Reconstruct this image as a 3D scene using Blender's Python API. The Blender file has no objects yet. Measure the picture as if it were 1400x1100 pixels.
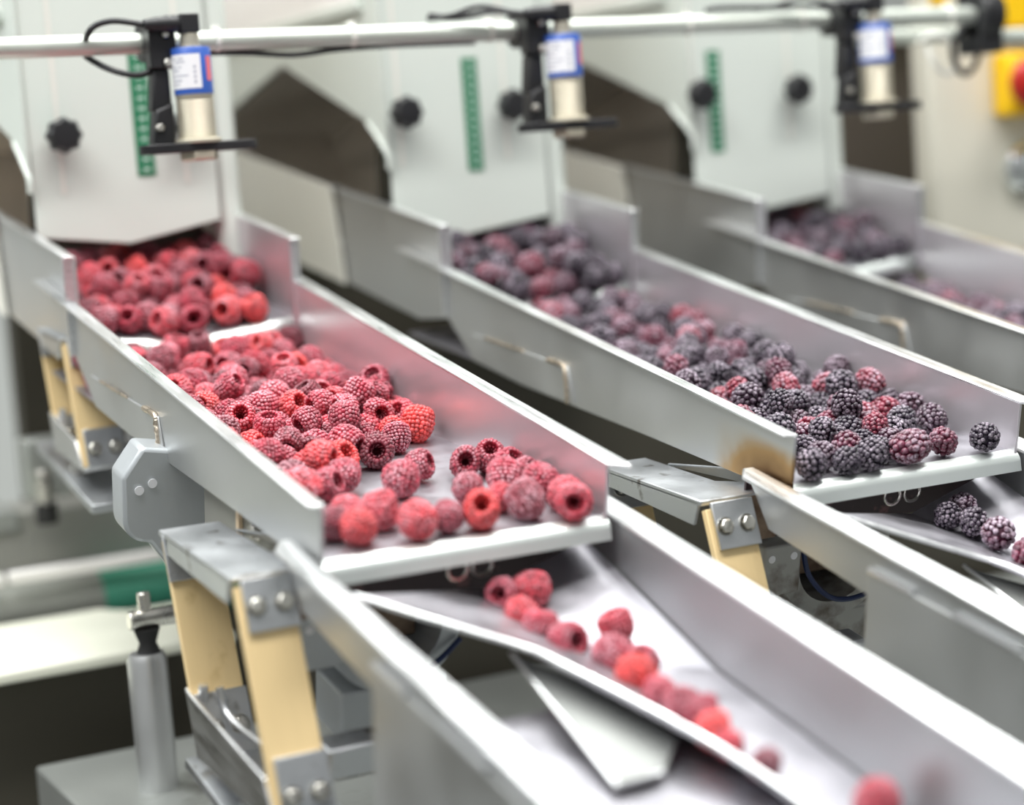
import bpy, bmesh, math, random
from mathutils import Vector, Matrix
random.seed(11)
TILT = math.radians(12.0)          # the vibrating trays run 12 degrees downhill towards the camera
PITCH = 0.3528                     # distance from lane to lane
CT, ST = math.cos(TILT), math.sin(TILT)
C = bpy.context.scene.collection

# ------------------------------------------------------------------ materials
def mat(name, col, rough=.5, metal=0., var=0., vscale=8., stretch=None, bump=0., bscale=60., coat=0., dirt=None, dirt_amt=.0, dirt_scale=9., spec=.5):
    m = bpy.data.materials.new(name); m.use_nodes = True
    nt = m.node_tree; N = nt.nodes; L = nt.links; b = N['Principled BSDF']
    b.inputs['Base Color'].default_value = (*col, 1); b.inputs['Roughness'].default_value = rough
    b.inputs['Metallic'].default_value = metal; b.inputs['Coat Weight'].default_value = coat
    b.inputs['Specular IOR Level'].default_value = spec
    tc = N.new('ShaderNodeTexCoord'); mp = N.new('ShaderNodeMapping'); L.new(tc.outputs['Object'], mp.inputs[0])
    if stretch: mp.inputs['Scale'].default_value = stretch
    out = None
    if var or stretch:
        nz = N.new('ShaderNodeTexNoise'); nz.inputs['Scale'].default_value = vscale; nz.inputs['Detail'].default_value = 6
        L.new(mp.outputs[0], nz.inputs['Vector'])
        mx = N.new('ShaderNodeMix'); mx.data_type = 'RGBA'
        mx.inputs[6].default_value = (*[c*(1-var) for c in col], 1); mx.inputs[7].default_value = (*[min(1, c*(1+var)) for c in col], 1)
        L.new(nz.outputs['Fac'], mx.inputs[0]); out = mx.outputs[2]
        mr = N.new('ShaderNodeMapRange'); mr.inputs[1].default_value = .3; mr.inputs[2].default_value = .7
        mr.inputs[3].default_value = max(.02, rough-.08); mr.inputs[4].default_value = min(1, rough+.10)
        L.new(nz.outputs['Fac'], mr.inputs[0]); L.new(mr.outputs[0], b.inputs['Roughness'])
    if dirt:
        n2 = N.new('ShaderNodeTexNoise'); n2.inputs['Scale'].default_value = dirt_scale; n2.inputs['Detail'].default_value = 8
        L.new(tc.outputs['Object'], n2.inputs['Vector'])
        r = N.new('ShaderNodeMapRange'); r.inputs[1].default_value = .62-.25*dirt_amt; r.inputs[2].default_value = .75
        L.new(n2.outputs['Fac'], r.inputs[0])
        m2 = N.new('ShaderNodeMix'); m2.data_type = 'RGBA'; m2.inputs[6].default_value = (*col, 1); m2.inputs[7].default_value = (*dirt, 1)
        if out: L.new(out, m2.inputs[6])
        L.new(r.outputs[0], m2.inputs[0]); out = m2.outputs[2]
    if out: L.new(out, b.inputs['Base Color'])
    if bump:
        n3 = N.new('ShaderNodeTexNoise'); n3.inputs['Scale'].default_value = bscale; n3.inputs['Detail'].default_value = 4
        L.new(mp.outputs[0], n3.inputs['Vector'])
        bp = N.new('ShaderNodeBump'); bp.inputs['Strength'].default_value = bump; bp.inputs['Distance'].default_value = .002
        L.new(n3.outputs['Fac'], bp.inputs['Height']); L.new(bp.outputs[0], b.inputs['Normal'])
    return m

M = {}
M['steel'] = mat('brushed stainless', (.66, .67, .67), .42, .92, .02, 14)
M['steel_in'] = mat('inner stainless with faint mauve tint', (.70, .67, .70), .34, .72)  # one even, faintly mauve base colour
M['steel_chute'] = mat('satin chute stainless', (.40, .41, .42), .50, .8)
M['steel_floor'] = mat('tray floor stainless', (.47, .46, .50), .40, .90, .03, 40)
M['lip'] = mat('polished rolled lip', (.84, .90, .87), .38, .8, .02, 10)
M['flange'] = mat('satin flange', (.90, .91, .92), .33, 1., .03, 8, (30, 2, 30))
M['gusset'] = mat('worn galvanised steel', (.60, .62, .64), .40, .95, .05, 25, None, .12, 200, dirt=(.12, .10, .08), dirt_amt=.0, dirt_scale=60)
M['rust'] = mat('rust browned steel', (.30, .22, .16), .55, .6, .3, 40, dirt=(.09, .05, .03), dirt_amt=.8, dirt_scale=50)
M['weld'] = mat('weld bead', (.72, .62, .50), .30, 1., .35, 120, None, .6, 300)
M['white'] = mat('pale grey green enamel', (.66, .71, .66), .38, 0, .02, 3)
M['hopper'] = mat('dull hopper sheet', (.62, .56, .50), .42, .35, .22, 5, None, .2, 9)
M['panel'] = mat('light hopper skirt sheet', (.80, .79, .73), .45, .1, .04, 4)
M['cream'] = mat('cream cabinet enamel', (.72, .70, .60), .40, 0, .02, 3)
M['black'] = mat('black plastic', (.014, .014, .016), .42, 0, .2, 30)
M['cable'] = mat('black cable sheath', (.012, .012, .014), .45)
M['alu'] = mat('cast aluminium paint', (.50, .53, .55), .42, .35, .06, 14, None, .15, 90)
M['alu_dirty'] = mat('dirty cast housing', (.40, .40, .38), .5, .4, .15, 20, None, .2, 90, dirt=(.10, .07, .05), dirt_amt=.5, dirt_scale=45)
M['nickel'] = mat('nickel plated sensor barrel', (.60, .56, .45), .46, .75, .05, 20)
M['blue'] = mat('blue label film', (.03, .10, .42), .35)
M['label'] = mat('white label film', (.86, .87, .90), .7, spec=.2)
M['ink'] = mat('grey label print', (.42, .44, .52), .6)
M['pink'] = mat('pink sticker', (.85, .20, .22), .5)
M['green'] = mat('green scale enamel', (.0, .17, .07), .4)
M['mark'] = mat('pale scale print', (.80, .92, .86), .5)
M['fibre'] = mat('yellow fibreglass leaf', (.86, .65, .34), .45, 0, .04, 6, (50, 8, 2), dirt=(.55, .36, .12), dirt_amt=.1, dirt_scale=30)
M['fibre_edge'] = mat('pale sawn fibreglass edge', (.85, .66, .45), .5)
M['bolt'] = mat('zinc bolt', (.78, .76, .70), .28, 1., .1, 60)
M['tan'] = mat('tan housing paint', (.60, .46, .30), .5)
M['rubber'] = mat('black rubber', (.012, .012, .012), .7)
M['belt_cream'] = mat('cream plastic tray', (.86, .87, .74), .45)
M['grey_paint'] = mat('grey machine paint', (.36, .36, .33), .45, .3, .06, 6)
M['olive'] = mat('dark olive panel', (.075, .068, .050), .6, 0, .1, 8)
M['green_belt'] = mat('green conveyor belt', (.06, .30, .20), .5)
M['roller'] = mat('dull grey roller', (.30, .31, .28), .45, .3, .06, 6)
M['rail'] = mat('pale guide rail', (.92, .90, .88), .35, .0)
M['base'] = mat('grey steel base plate', (.42, .44, .42), .42, .6, .08, 6, dirt=(.16, .16, .14), dirt_amt=.1, dirt_scale=12)
M['pipe'] = mat('satin stainless pipe', (.62, .66, .60), .42, .55, .03, 20)
M['tie'] = mat('natural nylon tie', (.80, .80, .74), .45)
M['yellow'] = mat('safety yellow plastic', (.95, .58, .0), .4)
M['red'] = mat('red mushroom button', (.42, .012, .008), .35)
M['chrome'] = mat('chrome push button', (.85, .88, .88), .15, 1.)
M['hose'] = mat('pale blue hose', (.50, .56, .66), .4)
M['navy'] = mat('navy wire', (.015, .03, .10), .4)
M['floor'] = mat('grey resin floor', (.22, .23, .22), .4, 0, .1, 3)
M['plaster'] = mat('pale hall wall', (.62, .64, .62), .8)
M['guard'] = mat('brown grey guard sheet', (.17, .145, .125), .5, .3, .1, 4)
M['steel_guide'] = mat('dull guide stainless', (.30, .31, .30), .52, .7)
M['lip_shade'] = mat('painted shade under the lip', (.030, .014, .018), .45, 0, .3, 40, dirt=(.25, .10, .10), dirt_amt=.2, dirt_scale=60)  # near-black colour stands in for the deep shade under the tray lip
M['core'] = mat('pale berry core', (.30, .18, .10), .6)
M['juice'] = mat('berry pulp', (.30, .03, .04), .35)

def stained(name, axis_y, z0):
    """brushed steel with a burnt brown stain near the front bottom corner"""
    m = mat(name, (.66, .67, .67), .42, .92, .02, 14); nt = m.node_tree; N = nt.nodes; L = nt.links; b = N['Principled BSDF']
    prev = b.inputs['Base Color'].links[0].from_socket
    tc = N.new('ShaderNodeTexCoord'); sx = N.new('ShaderNodeSeparateXYZ'); L.new(tc.outputs['Object'], sx.inputs[0])
    nz = N.new('ShaderNodeTexNoise'); nz.inputs['Scale'].default_value = 28; L.new(tc.outputs['Object'], nz.inputs[0])
    def mr(sock, a, c, d, e):
        r = N.new('ShaderNodeMapRange'); r.inputs[1].default_value = a; r.inputs[2].default_value = c; r.inputs[3].default_value = d; r.inputs[4].default_value = e
        L.new(sock, r.inputs[0]); return r.outputs[0]
    fy = mr(sx.outputs['Y'], axis_y+.0, axis_y+.10, 1, 0); fz = mr(sx.outputs['Z'], z0+.004, z0+.040, 1, 0)
    def mth(op, a, c):
        x = N.new('ShaderNodeMath'); x.operation = op; x.use_clamp = True
        L.new(a, x.inputs[0]); 
        if hasattr(c, 'node'): L.new(c, x.inputs[1])
        else: x.inputs[1].default_value = c
        return x.outputs[0]
    f = mth('MULTIPLY', mth('MULTIPLY', fy, fz), mr(nz.outputs['Fac'], .25, .6, .6, 1.9))
    rp = N.new('ShaderNodeValToRGB'); e = rp.color_ramp.elements
    e[0].color = (.66, .60, .50, 1); e[1].color = (.10, .045, .02, 1); k = e.new(.4); k.color = (.50, .32, .15, 1)
    L.new(f, rp.inputs[0])
    mx = N.new('ShaderNodeMix'); mx.data_type = 'RGBA'; L.new(mr(f, 0, .25, 0, 1), mx.inputs[0]); L.new(prev, mx.inputs[6]); L.new(rp.outputs[0], mx.inputs[7])
    L.new(mx.outputs[2], b.inputs['Base Color'])
    return m
M['stained'] = stained('stainless with burnt corner', -.3, .033)

def berry_mat(name, ramp, frost, amt, rough, sss, fr_lo, fr_hi):
    m = bpy.data.materials.new(name); m.use_nodes = True; nt = m.node_tree; N = nt.nodes; L = nt.links; b = N['Principled BSDF']
    oi = N.new('ShaderNodeObjectInfo'); rp = N.new('ShaderNodeValToRGB'); el = rp.color_ramp.elements
    while len(el) < len(ramp): el.new(.5)
    for e, (p, c) in zip(el, ramp): e.position = p; e.color = (*c, 1)
    ra = N.new('ShaderNodeAttribute'); ra.attribute_type = 'OBJECT'; ra.attribute_name = 'ripeness'; L.new(ra.outputs['Fac'], rp.inputs[0])
    fa = N.new('ShaderNodeAttribute'); fa.attribute_type = 'OBJECT'; fa.attribute_name = 'frostiness'
    at = N.new('ShaderNodeAttribute'); at.attribute_name = 'frost'
    tc = N.new('ShaderNodeTexCoord'); nz = N.new('ShaderNodeTexNoise'); nz.inputs['Scale'].default_value = 170; nz.inputs['Detail'].default_value = 5
    ad = N.new('ShaderNodeVectorMath'); ad.operation = 'ADD'; L.new(tc.outputs['Object'], ad.inputs[0]); L.new(oi.outputs['Random'], ad.inputs[1]); L.new(ad.outputs[0], nz.inputs[0])
    def mr(s, a, c, d, e):
        r = N.new('ShaderNodeMapRange'); r.inputs[1].default_value = a; r.inputs[2].default_value = c; r.inputs[3].default_value = d; r.inputs[4].default_value = e; L.new(s, r.inputs[0]); return r.outputs[0]
    def mul(a, c):
        x = N.new('ShaderNodeMath'); x.operation = 'MULTIPLY'; L.new(a, x.inputs[0]); L.new(c, x.inputs[1]); return x.outputs[0]
    n2 = N.new('ShaderNodeTexNoise'); n2.inputs['Scale'].default_value = 1.3; n2.inputs['Detail'].default_value = 2; L.new(ad.outputs[0], n2.inputs[0]); nz.inputs['Scale'].default_value = 9
    fr = mul(mul(mr(at.outputs['Fac'], .3, .95, 0, amt), mul(mr(nz.outputs['Fac'], .40, .60, .12, 1), mr(n2.outputs['Fac'], .38, .62, .25, 1))), mr(fa.outputs['Fac'], 0, 1, fr_lo, fr_hi))
    # every drupelet ripens a little differently
    at2 = N.new('ShaderNodeAttribute'); at2.attribute_name = 'tone'
    hs = N.new('ShaderNodeHueSaturation'); L.new(rp.outputs[0], hs.inputs['Color']); L.new(mr(at2.outputs['Fac'], 0, 1, .6, 1.45), hs.inputs['Value'])
    mx = N.new('ShaderNodeMix'); mx.data_type = 'RGBA'; L.new(fr, mx.inputs[0]); L.new(hs.outputs[0], mx.inputs[6]); mx.inputs[7].default_value = (*frost, 1)
    L.new(mx.outputs[2], b.inputs['Base Color'])
    L.new(mr(fr, 0, .6, rough, .75), b.inputs['Roughness'])
    b.inputs['Subsurface Weight'].default_value = sss; b.inputs['Subsurface Radius'].default_value = (.004, .0012, .001); b.inputs['Subsurface Scale'].default_value = 1.0
    return m
M['rasp'] = berry_mat('frozen raspberry skin', [(0, (.13, .010, .022)), (.25, (.25, .014, .034)), (.55, (.37, .028, .055)), (.82, (.50, .038, .058)), (1, (.66, .060, .055))], (.80, .50, .57), 1.0, .42, .0, .25, 1.15)
M['black_berry'] = berry_mat('frozen blackberry skin', [(0, (.008, .005, .014)), (.40, (.014, .007, .018)), (.60, (.050, .010, .026)), (.85, (.13, .018, .040)), (1, (.24, .018, .035))], (.62, .52, .62), 1.0, .24, .0, .35, 1.15)

# ------------------------------------------------------------------ mesh helpers
class MB:
    def __init__(s): s.v = []; s.f = []
    def add(s, vs, fs):
        o = len(s.v); s.v += [tuple(v) for v in vs]; s.f += [tuple(i+o for i in f) for f in fs]; return s
    def box(s, x0, x1, y0, y1, z0, z1):
        vs = [(x, y, z) for z in (z0, z1) for y in (y0, y1) for x in (x0, x1)]
        return s.add(vs, [(0, 2, 3, 1), (4, 5, 7, 6), (0, 1, 5, 4), (2, 6, 7, 3), (0, 4, 6, 2), (1, 3, 7, 5)])
    def prism(s, poly, vec):
        n = len(poly); v = Vector(vec); P = [Vector(p) for p in poly]; nrm = Vector((0, 0, 0))
        for i in range(n): nrm += P[i].cross(P[(i+1) % n])
        if nrm.dot(v) > 0: P.reverse()
        vs = P+[p+v for p in P]
        return s.add(vs, [tuple(range(n)), tuple(range(2*n-1, n-1, -1))]+[((i+1) % n, i, i+n, (i+1) % n+n) for i in range(n)])
    def cyl(s, p0, p1, r, n=20, r1=None):
        p0 = Vector(p0); p1 = Vector(p1); return s.lathe([(0, 0), (r, 0), (r if r1 is None else r1, (p1-p0).length), (0, (p1-p0).length)], p0, p1-p0, n)
    def lathe(s, prof, o, axis, n=24, lobes=0, depth=0.):
        q = Vector((0, 0, 1)).rotation_difference(Vector(axis).normalized()).to_matrix(); o = Vector(o); vs = []; fs = []; idx = []
        for (r, z) in prof:
            if r < 1e-7: idx.append([len(vs)]); vs.append(o+q @ Vector((0, 0, z)))
            else:
                row = []
                for k in range(n):
                    a = 2*math.pi*k/n; rr = r*(1+depth*math.cos(lobes*a)) if lobes else r
                    row.append(len(vs)); vs.append(o+q @ Vector((rr*math.cos(a), rr*math.sin(a), z)))
                idx.append(row)
        for a, b in zip(idx, idx[1:]):
            for k in range(n):
                l = (k+1) % n
                if len(a) == 1 and len(b) > 1: fs.append((a[0], b[l], b[k]))
                elif len(b) == 1 and len(a) > 1: fs.append((a[k], a[l], b[0]))
                elif len(a) > 1: fs.append((a[k], a[l], b[l], b[k]))
        return s.add(vs, fs)
    def tube(s, pts, r, n=10, smooth=6, wob=0.):
        P = [Vector(p) for p in pts]
        if smooth and len(P) > 2:
            Q = []
            for i in range(len(P)-1):
                a = P[max(i-1, 0)]; b = P[i]; c = P[i+1]; d = P[min(i+2, len(P)-1)]
                for k in range(smooth):
                    t = k/smooth; Q.append(.5*((2*b)+(c-a)*t+(2*a-5*b+4*c-d)*t*t+(3*b-a-3*c+d)*t**3))
            P = Q+[P[-1]]
        vs = []; fs = []; up = None
        for i, p in enumerate(P):
            t = (P[min(i+1, len(P)-1)]-P[max(i-1, 0)]).normalized()
            if up is None: up = t.orthogonal().normalized()
            up = (up-t*up.dot(t)).normalized(); sd = t.cross(up); rr = r*(1+wob*random.uniform(-1, 1))
            for k in range(n):
                a = 2*math.pi*k/n; vs.append(p+(up*math.cos(a)+sd*math.sin(a))*rr)
        m = len(P)
        for i in range(m-1):
            for k in range(n): l = (k+1) % n; fs.append((i*n+k, i*n+l, (i+1)*n+l, (i+1)*n+k))
        fs += [tuple(range(n-1, -1, -1)), tuple(range((m-1)*n, m*n))]
        return s.add(vs, fs)
    def sheet(s, prof, th, vec):
        """bent sheet: a 2-D polyline (3-D points in one plane) of thickness th extruded along vec"""
        P = [Vector(p) for p in prof]; v = Vector(vec).normalized(); off = []
        for i, p in enumerate(P):
            a = (P[i]-P[max(i-1, 0)]); b = (P[min(i+1, len(P)-1)]-P[i]); t = ((a.normalized() if a.length else Vector())+(b.normalized() if b.length else Vector())).normalized()
            off.append(p+t.cross(v)*th)
        vs = []; fs = []; m = len(P); w = Vector(vec)
        vs = P+off+[p+w for p in P]+[p+w for p in off]
        for i in range(m-1):
            fs += [(i, i+1, m+i+1, m+i), (2*m+i, 3*m+i, 3*m+i+1, 2*m+i+1), (i, 2*m+i, 2*m+i+1, i+1), (m+i, m+i+1, 3*m+i+1, 3*m+i)]
        fs += [(0, m, 3*m, 2*m), (m-1, 3*m-1, 4*m-1, 2*m-1)]
        return s.add(vs, fs)

def frame_matrix(base, tray):
    b = Vector(base)
    if tray:
        Rm = Matrix.Rotation(TILT, 4, 'X'); return Matrix.Translation(Rm @ b) @ Rm
    return Matrix.Translation(b)

def make_mesh(name, mb, m, base=(0, 0, 0), smooth=False):
    me = bpy.data.meshes.new(name); b = Vector(base)
    me.from_pydata([Vector(v)-b for v in mb.v], [], mb.f)
    bm = bmesh.new(); bm.from_mesh(me); bmesh.ops.recalc_face_normals(bm, faces=bm.faces); bm.to_mesh(me); bm.free()
    me.materials.append(m)
    if smooth:
        for p in me.polygons: p.use_smooth = True
    return me

def finish(o, bevel, smooth):
    if bevel:
        md = o.modifiers.new('bevel', 'BEVEL'); md.width = bevel; md.segments = 2; md.limit_method = 'ANGLE'; md.angle_limit = math.radians(35)
    if smooth or bevel:
        for p in o.data.polygons: p.use_smooth = True
        try:
            o.data.set_sharp_from_angle(angle=math.radians(40))
        except Exception: pass

class Thing:
    """an Empty at the thing's base that parents its parts; vertices are given in lane (tray) or machine coordinates"""
    def __init__(s, name, label, cat, base, tray, group=None):
        s.base = base; s.o = bpy.data.objects.new(name, None); C.objects.link(s.o); s.o.empty_display_size = .02
        s.o.matrix_world = frame_matrix(base, tray); s.o['label'] = label; s.o['category'] = cat
        if group: s.o['group'] = group
    def part(s, name, mb, m, bevel=.0006, parent=None, label=None, smooth=False, solid=0):
        o = bpy.data.objects.new(name, make_mesh(name, mb, m, s.base)); C.objects.link(o); o.parent = parent or s.o
        if solid:
            md = o.modifiers.new('solid', 'SOLIDIFY'); md.thickness = solid; md.offset = -1
        finish(o, bevel, smooth)
        if label: o['label'] = label
        return o

def single(name, mb, m, label, cat, base, tray=False, group=None, bevel=.0006, smooth=False, kind=None):
    o = bpy.data.objects.new(name, make_mesh(name, mb, m, base)); C.objects.link(o); o.matrix_world = frame_matrix(base, tray); finish(o, bevel, smooth)
    if kind: o['kind'] = kind
    else:
        o['label'] = label; o['category'] = cat
        if group: o['group'] = group
    return o

LANES = ['raspberry lane', 'near blackberry lane', 'far blackberry lane']
FR = ['raspberries', 'blackberries', 'blackberries']

# ------------------------------------------------------------------ setting
single('floor', MB().box(-3, 4, -3, 4.2, -1.05, -1.0), M['floor'], 0, 0, (0, 0, -1), kind='structure', bevel=0)
single('wall_back', MB().box(-3, 4, 4.1, 4.2, -1, 2.6), M['plaster'], 0, 0, (0, 4.1, -1), kind='structure', bevel=0)

# ------------------------------------------------------------------ middle trays
def fz(y): return -.075*y
def mid_tray(k):
    X = k*PITCH; W = .2
    lab = ['long stainless steel tray carrying the spread of raspberries', 'long stainless steel tray full of blackberries with a brown burnt corner',
           'long stainless steel tray far right, mostly cut off by the picture edge'][k]
    t = Thing('feeder_tray', lab, 'tray', (X+.1, .3, -.045), True, 'long middle trays of the three lanes')
    prof = [(X, .64, fz(.64)), (X, .02, fz(.02)), (X, .006, -.0004)]
    t.part('tray_floor', MB().sheet(prof, -.0022, (W, 0, 0)), M['steel_floor'], 0)
    lip = [(X-.001, .006, 0)]
    for i in range(9):
        a = math.radians(8+i*9); lip.append((X-.001, .004-.0085*math.sin(a), -.0005-.0085*(1-math.cos(a))))
    lip.append((X-.001, -.0062, -.0135))
    t.part('front_lip', MB().sheet(lip, -.0022, (W+.004, 0, 0)), M['lip'], 0, smooth=True)
    out = [(.0, .0375), (.645, .034), (.493, -.0385), (.40, -.036), (.18, -.0185), (.0, -.0062)]
    for sd, x0, m in (('left', X-.0025, M['stained'] if k == 1 else M['steel']), ('right', X+W, M['steel_in'])):
        w = t.part('side_wall', MB().prism([(x0, y, z) for y, z in out], (.0025, 0, 0)), m, .0005)
        fx0, fx1 = (X-.0125, X+.0004) if sd == 'left' else (X+W-.0004, X+W+.0135)
        fl = MB().prism([(fx0, .647 if sd == 'left' else .642, .0335), (fx1, .647, .0335), (fx1, -.0006, .037), (fx0+(.003 if sd == 'left' else 0), .0045, .037)] if sd == 'left' else
                        [(fx0, .642, .0335), (fx1, .642, .0335), (fx1, -.010, .037), (fx0, -.0006, .037)], (0, 0, .0022))
        t.part('top_flange', fl, M['flange'], .0009, parent=w)
    rp = t.part('doubler_plate', MB().prism([(X-.0042, y, z) for y, z in [(.50, -.0135), (.39, -.0035), (.318, .0030), (.303, -.0255), (.40, -.034), (.487, -.0375)]], (.0017, 0, 0)), M['steel'], .0008)
    t.part('weld_bead', MB().tube([(X-.0045, y, z) for y, z in [(.315, -.028), (.3165, -.018), (.320, -.004), (.3225, .0018), (.330, .0024), (.352, .0005)]], .0021, 8, 8, .22)
           , M['weld'], 0, parent=rp, smooth=True)
    t.part('weld_bead', MB().tube([(X-.0045, y, z) for y, z in [(.395, -.0035), (.42, -.006), (.445, -.0083), (.47, -.0105)]], .0012, 8, 8, .25), M['weld'], 0, parent=rp, smooth=True)
    return t
for k in range(3): mid_tray(k)

# ------------------------------------------------------------------ head trays
def head_tray(k):
    X = k*PITCH; x0, x1 = X+.0035, X+.1965
    lab = ['short upper tray holding raspberries under the left gate', 'short upper tray heaped with blackberries under the middle gate', 'short upper tray of blackberries at far right with white front lip showing'][k]
    t = Thing('dosing_tray', lab, 'tray', (X+.1, .70, -.02), True, 'short upper trays under the gates')
    zc = lambda x: -.0095+.012*min(1, abs(x-X-.1)/.095)
    xs = [x0+(x1-x0)*i/8 for i in range(9)]
    fl = MB()
    for a, b in zip(xs, xs[1:]): fl.prism([(a, .558, zc(a)), (b, .558, zc(b)), (b, .558, zc(b)-.002), (a, .558, zc(a)-.002)], (0, .29, 0))
    t.part('tray_floor', fl, M['steel_floor'], 0)
    lp = MB(); vs = []; n = 9
    for x in xs:
        for i in range(n):
            a = math.radians(4+i*10); vs.append((x, .559-.0095*math.sin(a), zc(x)+.0004-.0105*(1-math.cos(a))))
        vs.append((x, .5496, zc(x)-.0155))
    n += 1
    lp.add(vs, [(i*n+j, i*n+j+1, (i+1)*n+j+1, (i+1)*n+j) for i in range(8) for j in range(n-1)])
    t.part('front_lip', lp, M['lip'], 0, smooth=True, solid=.002)
    for sd in (-1, 1):
        xx = x0-.0022 if sd < 0 else x1
        yb = .826 if sd < 0 else .705
        zt = lambda y: .074-(y-.545)*.042
        w = t.part('side_wall', MB().prism([(xx, .558, .0735), (xx, yb, zt(yb)), (xx, yb-.03, -.034), (xx, .62, -.030), (xx, .547, -.012)], (.0022, 0, 0)), M['steel'] if sd < 0 else M['steel_in'], .0005)
        e = -.0095 if sd < 0 else .0095
        t.part('top_flange', MB().prism([(xx, .556, .0732), (xx+e, .556, .0732), (xx+e, yb, zt(yb)-.0003), (xx, yb, zt(yb)-.0003)], (0, 0, .002)), M['flange'], .0006, parent=w)
        t.part('end_return', MB().prism([(xx, .5585, .0735), (xx+e, .5585, .0735), (xx+e*.9, .5475, -.010), (xx, .5475, -.010)], (0, .002, 0)), M['flange'], .0005, parent=w)
    return t
for k in range(3): head_tray(k)

# ------------------------------------------------------------------ outlet chutes with funnels
def chute(k):
    X = k*PITCH; a, b = X-.008, X+.208
    t = Thing('outlet_chute', ['wide stainless outlet chute in the foreground below the raspberry tray', 'stainless outlet chute below the blackberry tray at the right edge'][k], 'chute', (X+.1, -.30, -.16), True, 'foreground outlet chutes')
    for sd, x0 in (('left', a-.0025), ('right', b)):
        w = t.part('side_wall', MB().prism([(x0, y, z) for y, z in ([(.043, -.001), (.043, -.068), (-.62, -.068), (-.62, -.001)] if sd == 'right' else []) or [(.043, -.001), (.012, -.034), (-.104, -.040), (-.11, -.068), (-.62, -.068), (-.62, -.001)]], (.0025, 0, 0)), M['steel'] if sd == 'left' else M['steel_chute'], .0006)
        e0, e1 = (a-.011, a+.003) if sd == 'left' else (b-.0005, b+.015)
        t.part('rolled_flange', MB().prism([(e0, -.62, -.0035), (e0, .036, -.0035), ((e0+e1)/2, .046, -.001), (e1, .043, 0), (e1, -.62, 0), (e1, -.62, -.003), (e1-.002, -.62, -.003)][:5], (0, 0, .0026)), M['flange'], .0012, parent=w)
        s0 = a-.0060 if sd == 'left' else b+.0028
        sk = t.part('skirt_panel', MB().prism([(s0, y, z) for y, z in [(-.104, -.021), (-.112, -.16), (-.62, -.16), (-.62, -.014)]], (.0032, 0, 0)), M['steel'], .0015)
        if sd == 'left':
            t.part('weld_bead', MB().tube([(s0+.0005, -.106, -.0205), (s0+.0005, -.15, -.0198)], .0024, 8, 0, .0), M['flange'], 0, parent=sk, smooth=True)
            t.part('weld_bead', MB().tube([(s0+.0005, -.19, -.0192), (s0+.0005, -.25, -.0185)], .0022, 8, 0), M['flange'], 0, parent=sk, smooth=True)
    t.part('chute_floor', MB().prism([(a, -.118, -.066), (b, -.118, -.066), (b, -.62, -.066), (a, -.62, -.066)], (0, 0, -.002)), M['steel_floor'], 0)
    A = (X+.001, -.045, -.004); B = (X+.0878, -.103, -.030); Cc = (X+.1385, -.245, -.044); C2 = (X+.152, -.42, -.048)
    F1 = (X+.126, .022, -.0455); F2 = (X+.160, -.093, -.0565); F3 = (X+.165, -.246, -.0605); F4 = (X+.165, -.42, -.0625)
    G = (X+.206, .033, -.027); H = (X+.170, -.085, -.0545); J = (X+.2065, -.13, -.056); I = (X+.2065, -.42, -.062)
    fu = MB().add([A, B, Cc, C2, F1, F2, F3, F4, G, H, I, J], [(0, 1, 5, 4), (1, 2, 6, 5), (2, 3, 7, 6), (4, 5, 9, 8), (8, 9, 11), (5, 6, 11, 9), (6, 7, 10, 11)])
    f = t.part('funnel', fu, M['steel_floor'], 0, solid=.0018)
    t.part('funnel_rim', MB().tube([A, ((A[0]+B[0])/2, (A[1]+B[1])/2, -.0175), (B[0]-.002, B[1]+.002, B[2]), (B[0]+.010, B[1]-.024, B[2]-.002), Cc, C2], .0019, 8, 6), M['flange'], 0, parent=f, smooth=True)
    gp = MB().add([(X+.0906, -.0800, -.045), (X+.0790, -.228, -.060), (X+.110, -.224, -.0605), (X+.134, -.20, -.056), (X+.125, -.14, -.049)], [(0, 1, 2, 3, 4)])
    g = t.part('guide_plate', gp, M['steel_guide'], 0, solid=.0018)
    t.part('guide_edge', MB().tube([(X+.0902, -.0795, -.0440), (X+.0785, -.228, -.0590), (X+.110, -.225, -.0592)], .0014, 8, 0), M['flange'], 0, parent=g, smooth=True)
    # ring clips under the tray lip above the funnel
    for dx in (.0, .018):
        c0 = Vector((X+.098+dx, .012, -.024)); pts = [c0+Vector((.007*math.cos(q), 0, .007*math.sin(q))) for q in [math.radians(15*i) for i in range(25)]]
        t.part('ring_clip', MB().tube(pts, .0013, 8, 0), M['bolt'], 0, smooth=True)
    t.part('shade_back_plate', MB().prism([(a, .046, -.010), (b, .046, -.010), (b, .046, -.056), (a, .046, -.056)], (0, .002, 0)), M['lip_shade'], 0, label='back plate coloured dark as the shade under the lip')
    return t
for k in range(2): chute(k)

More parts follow.
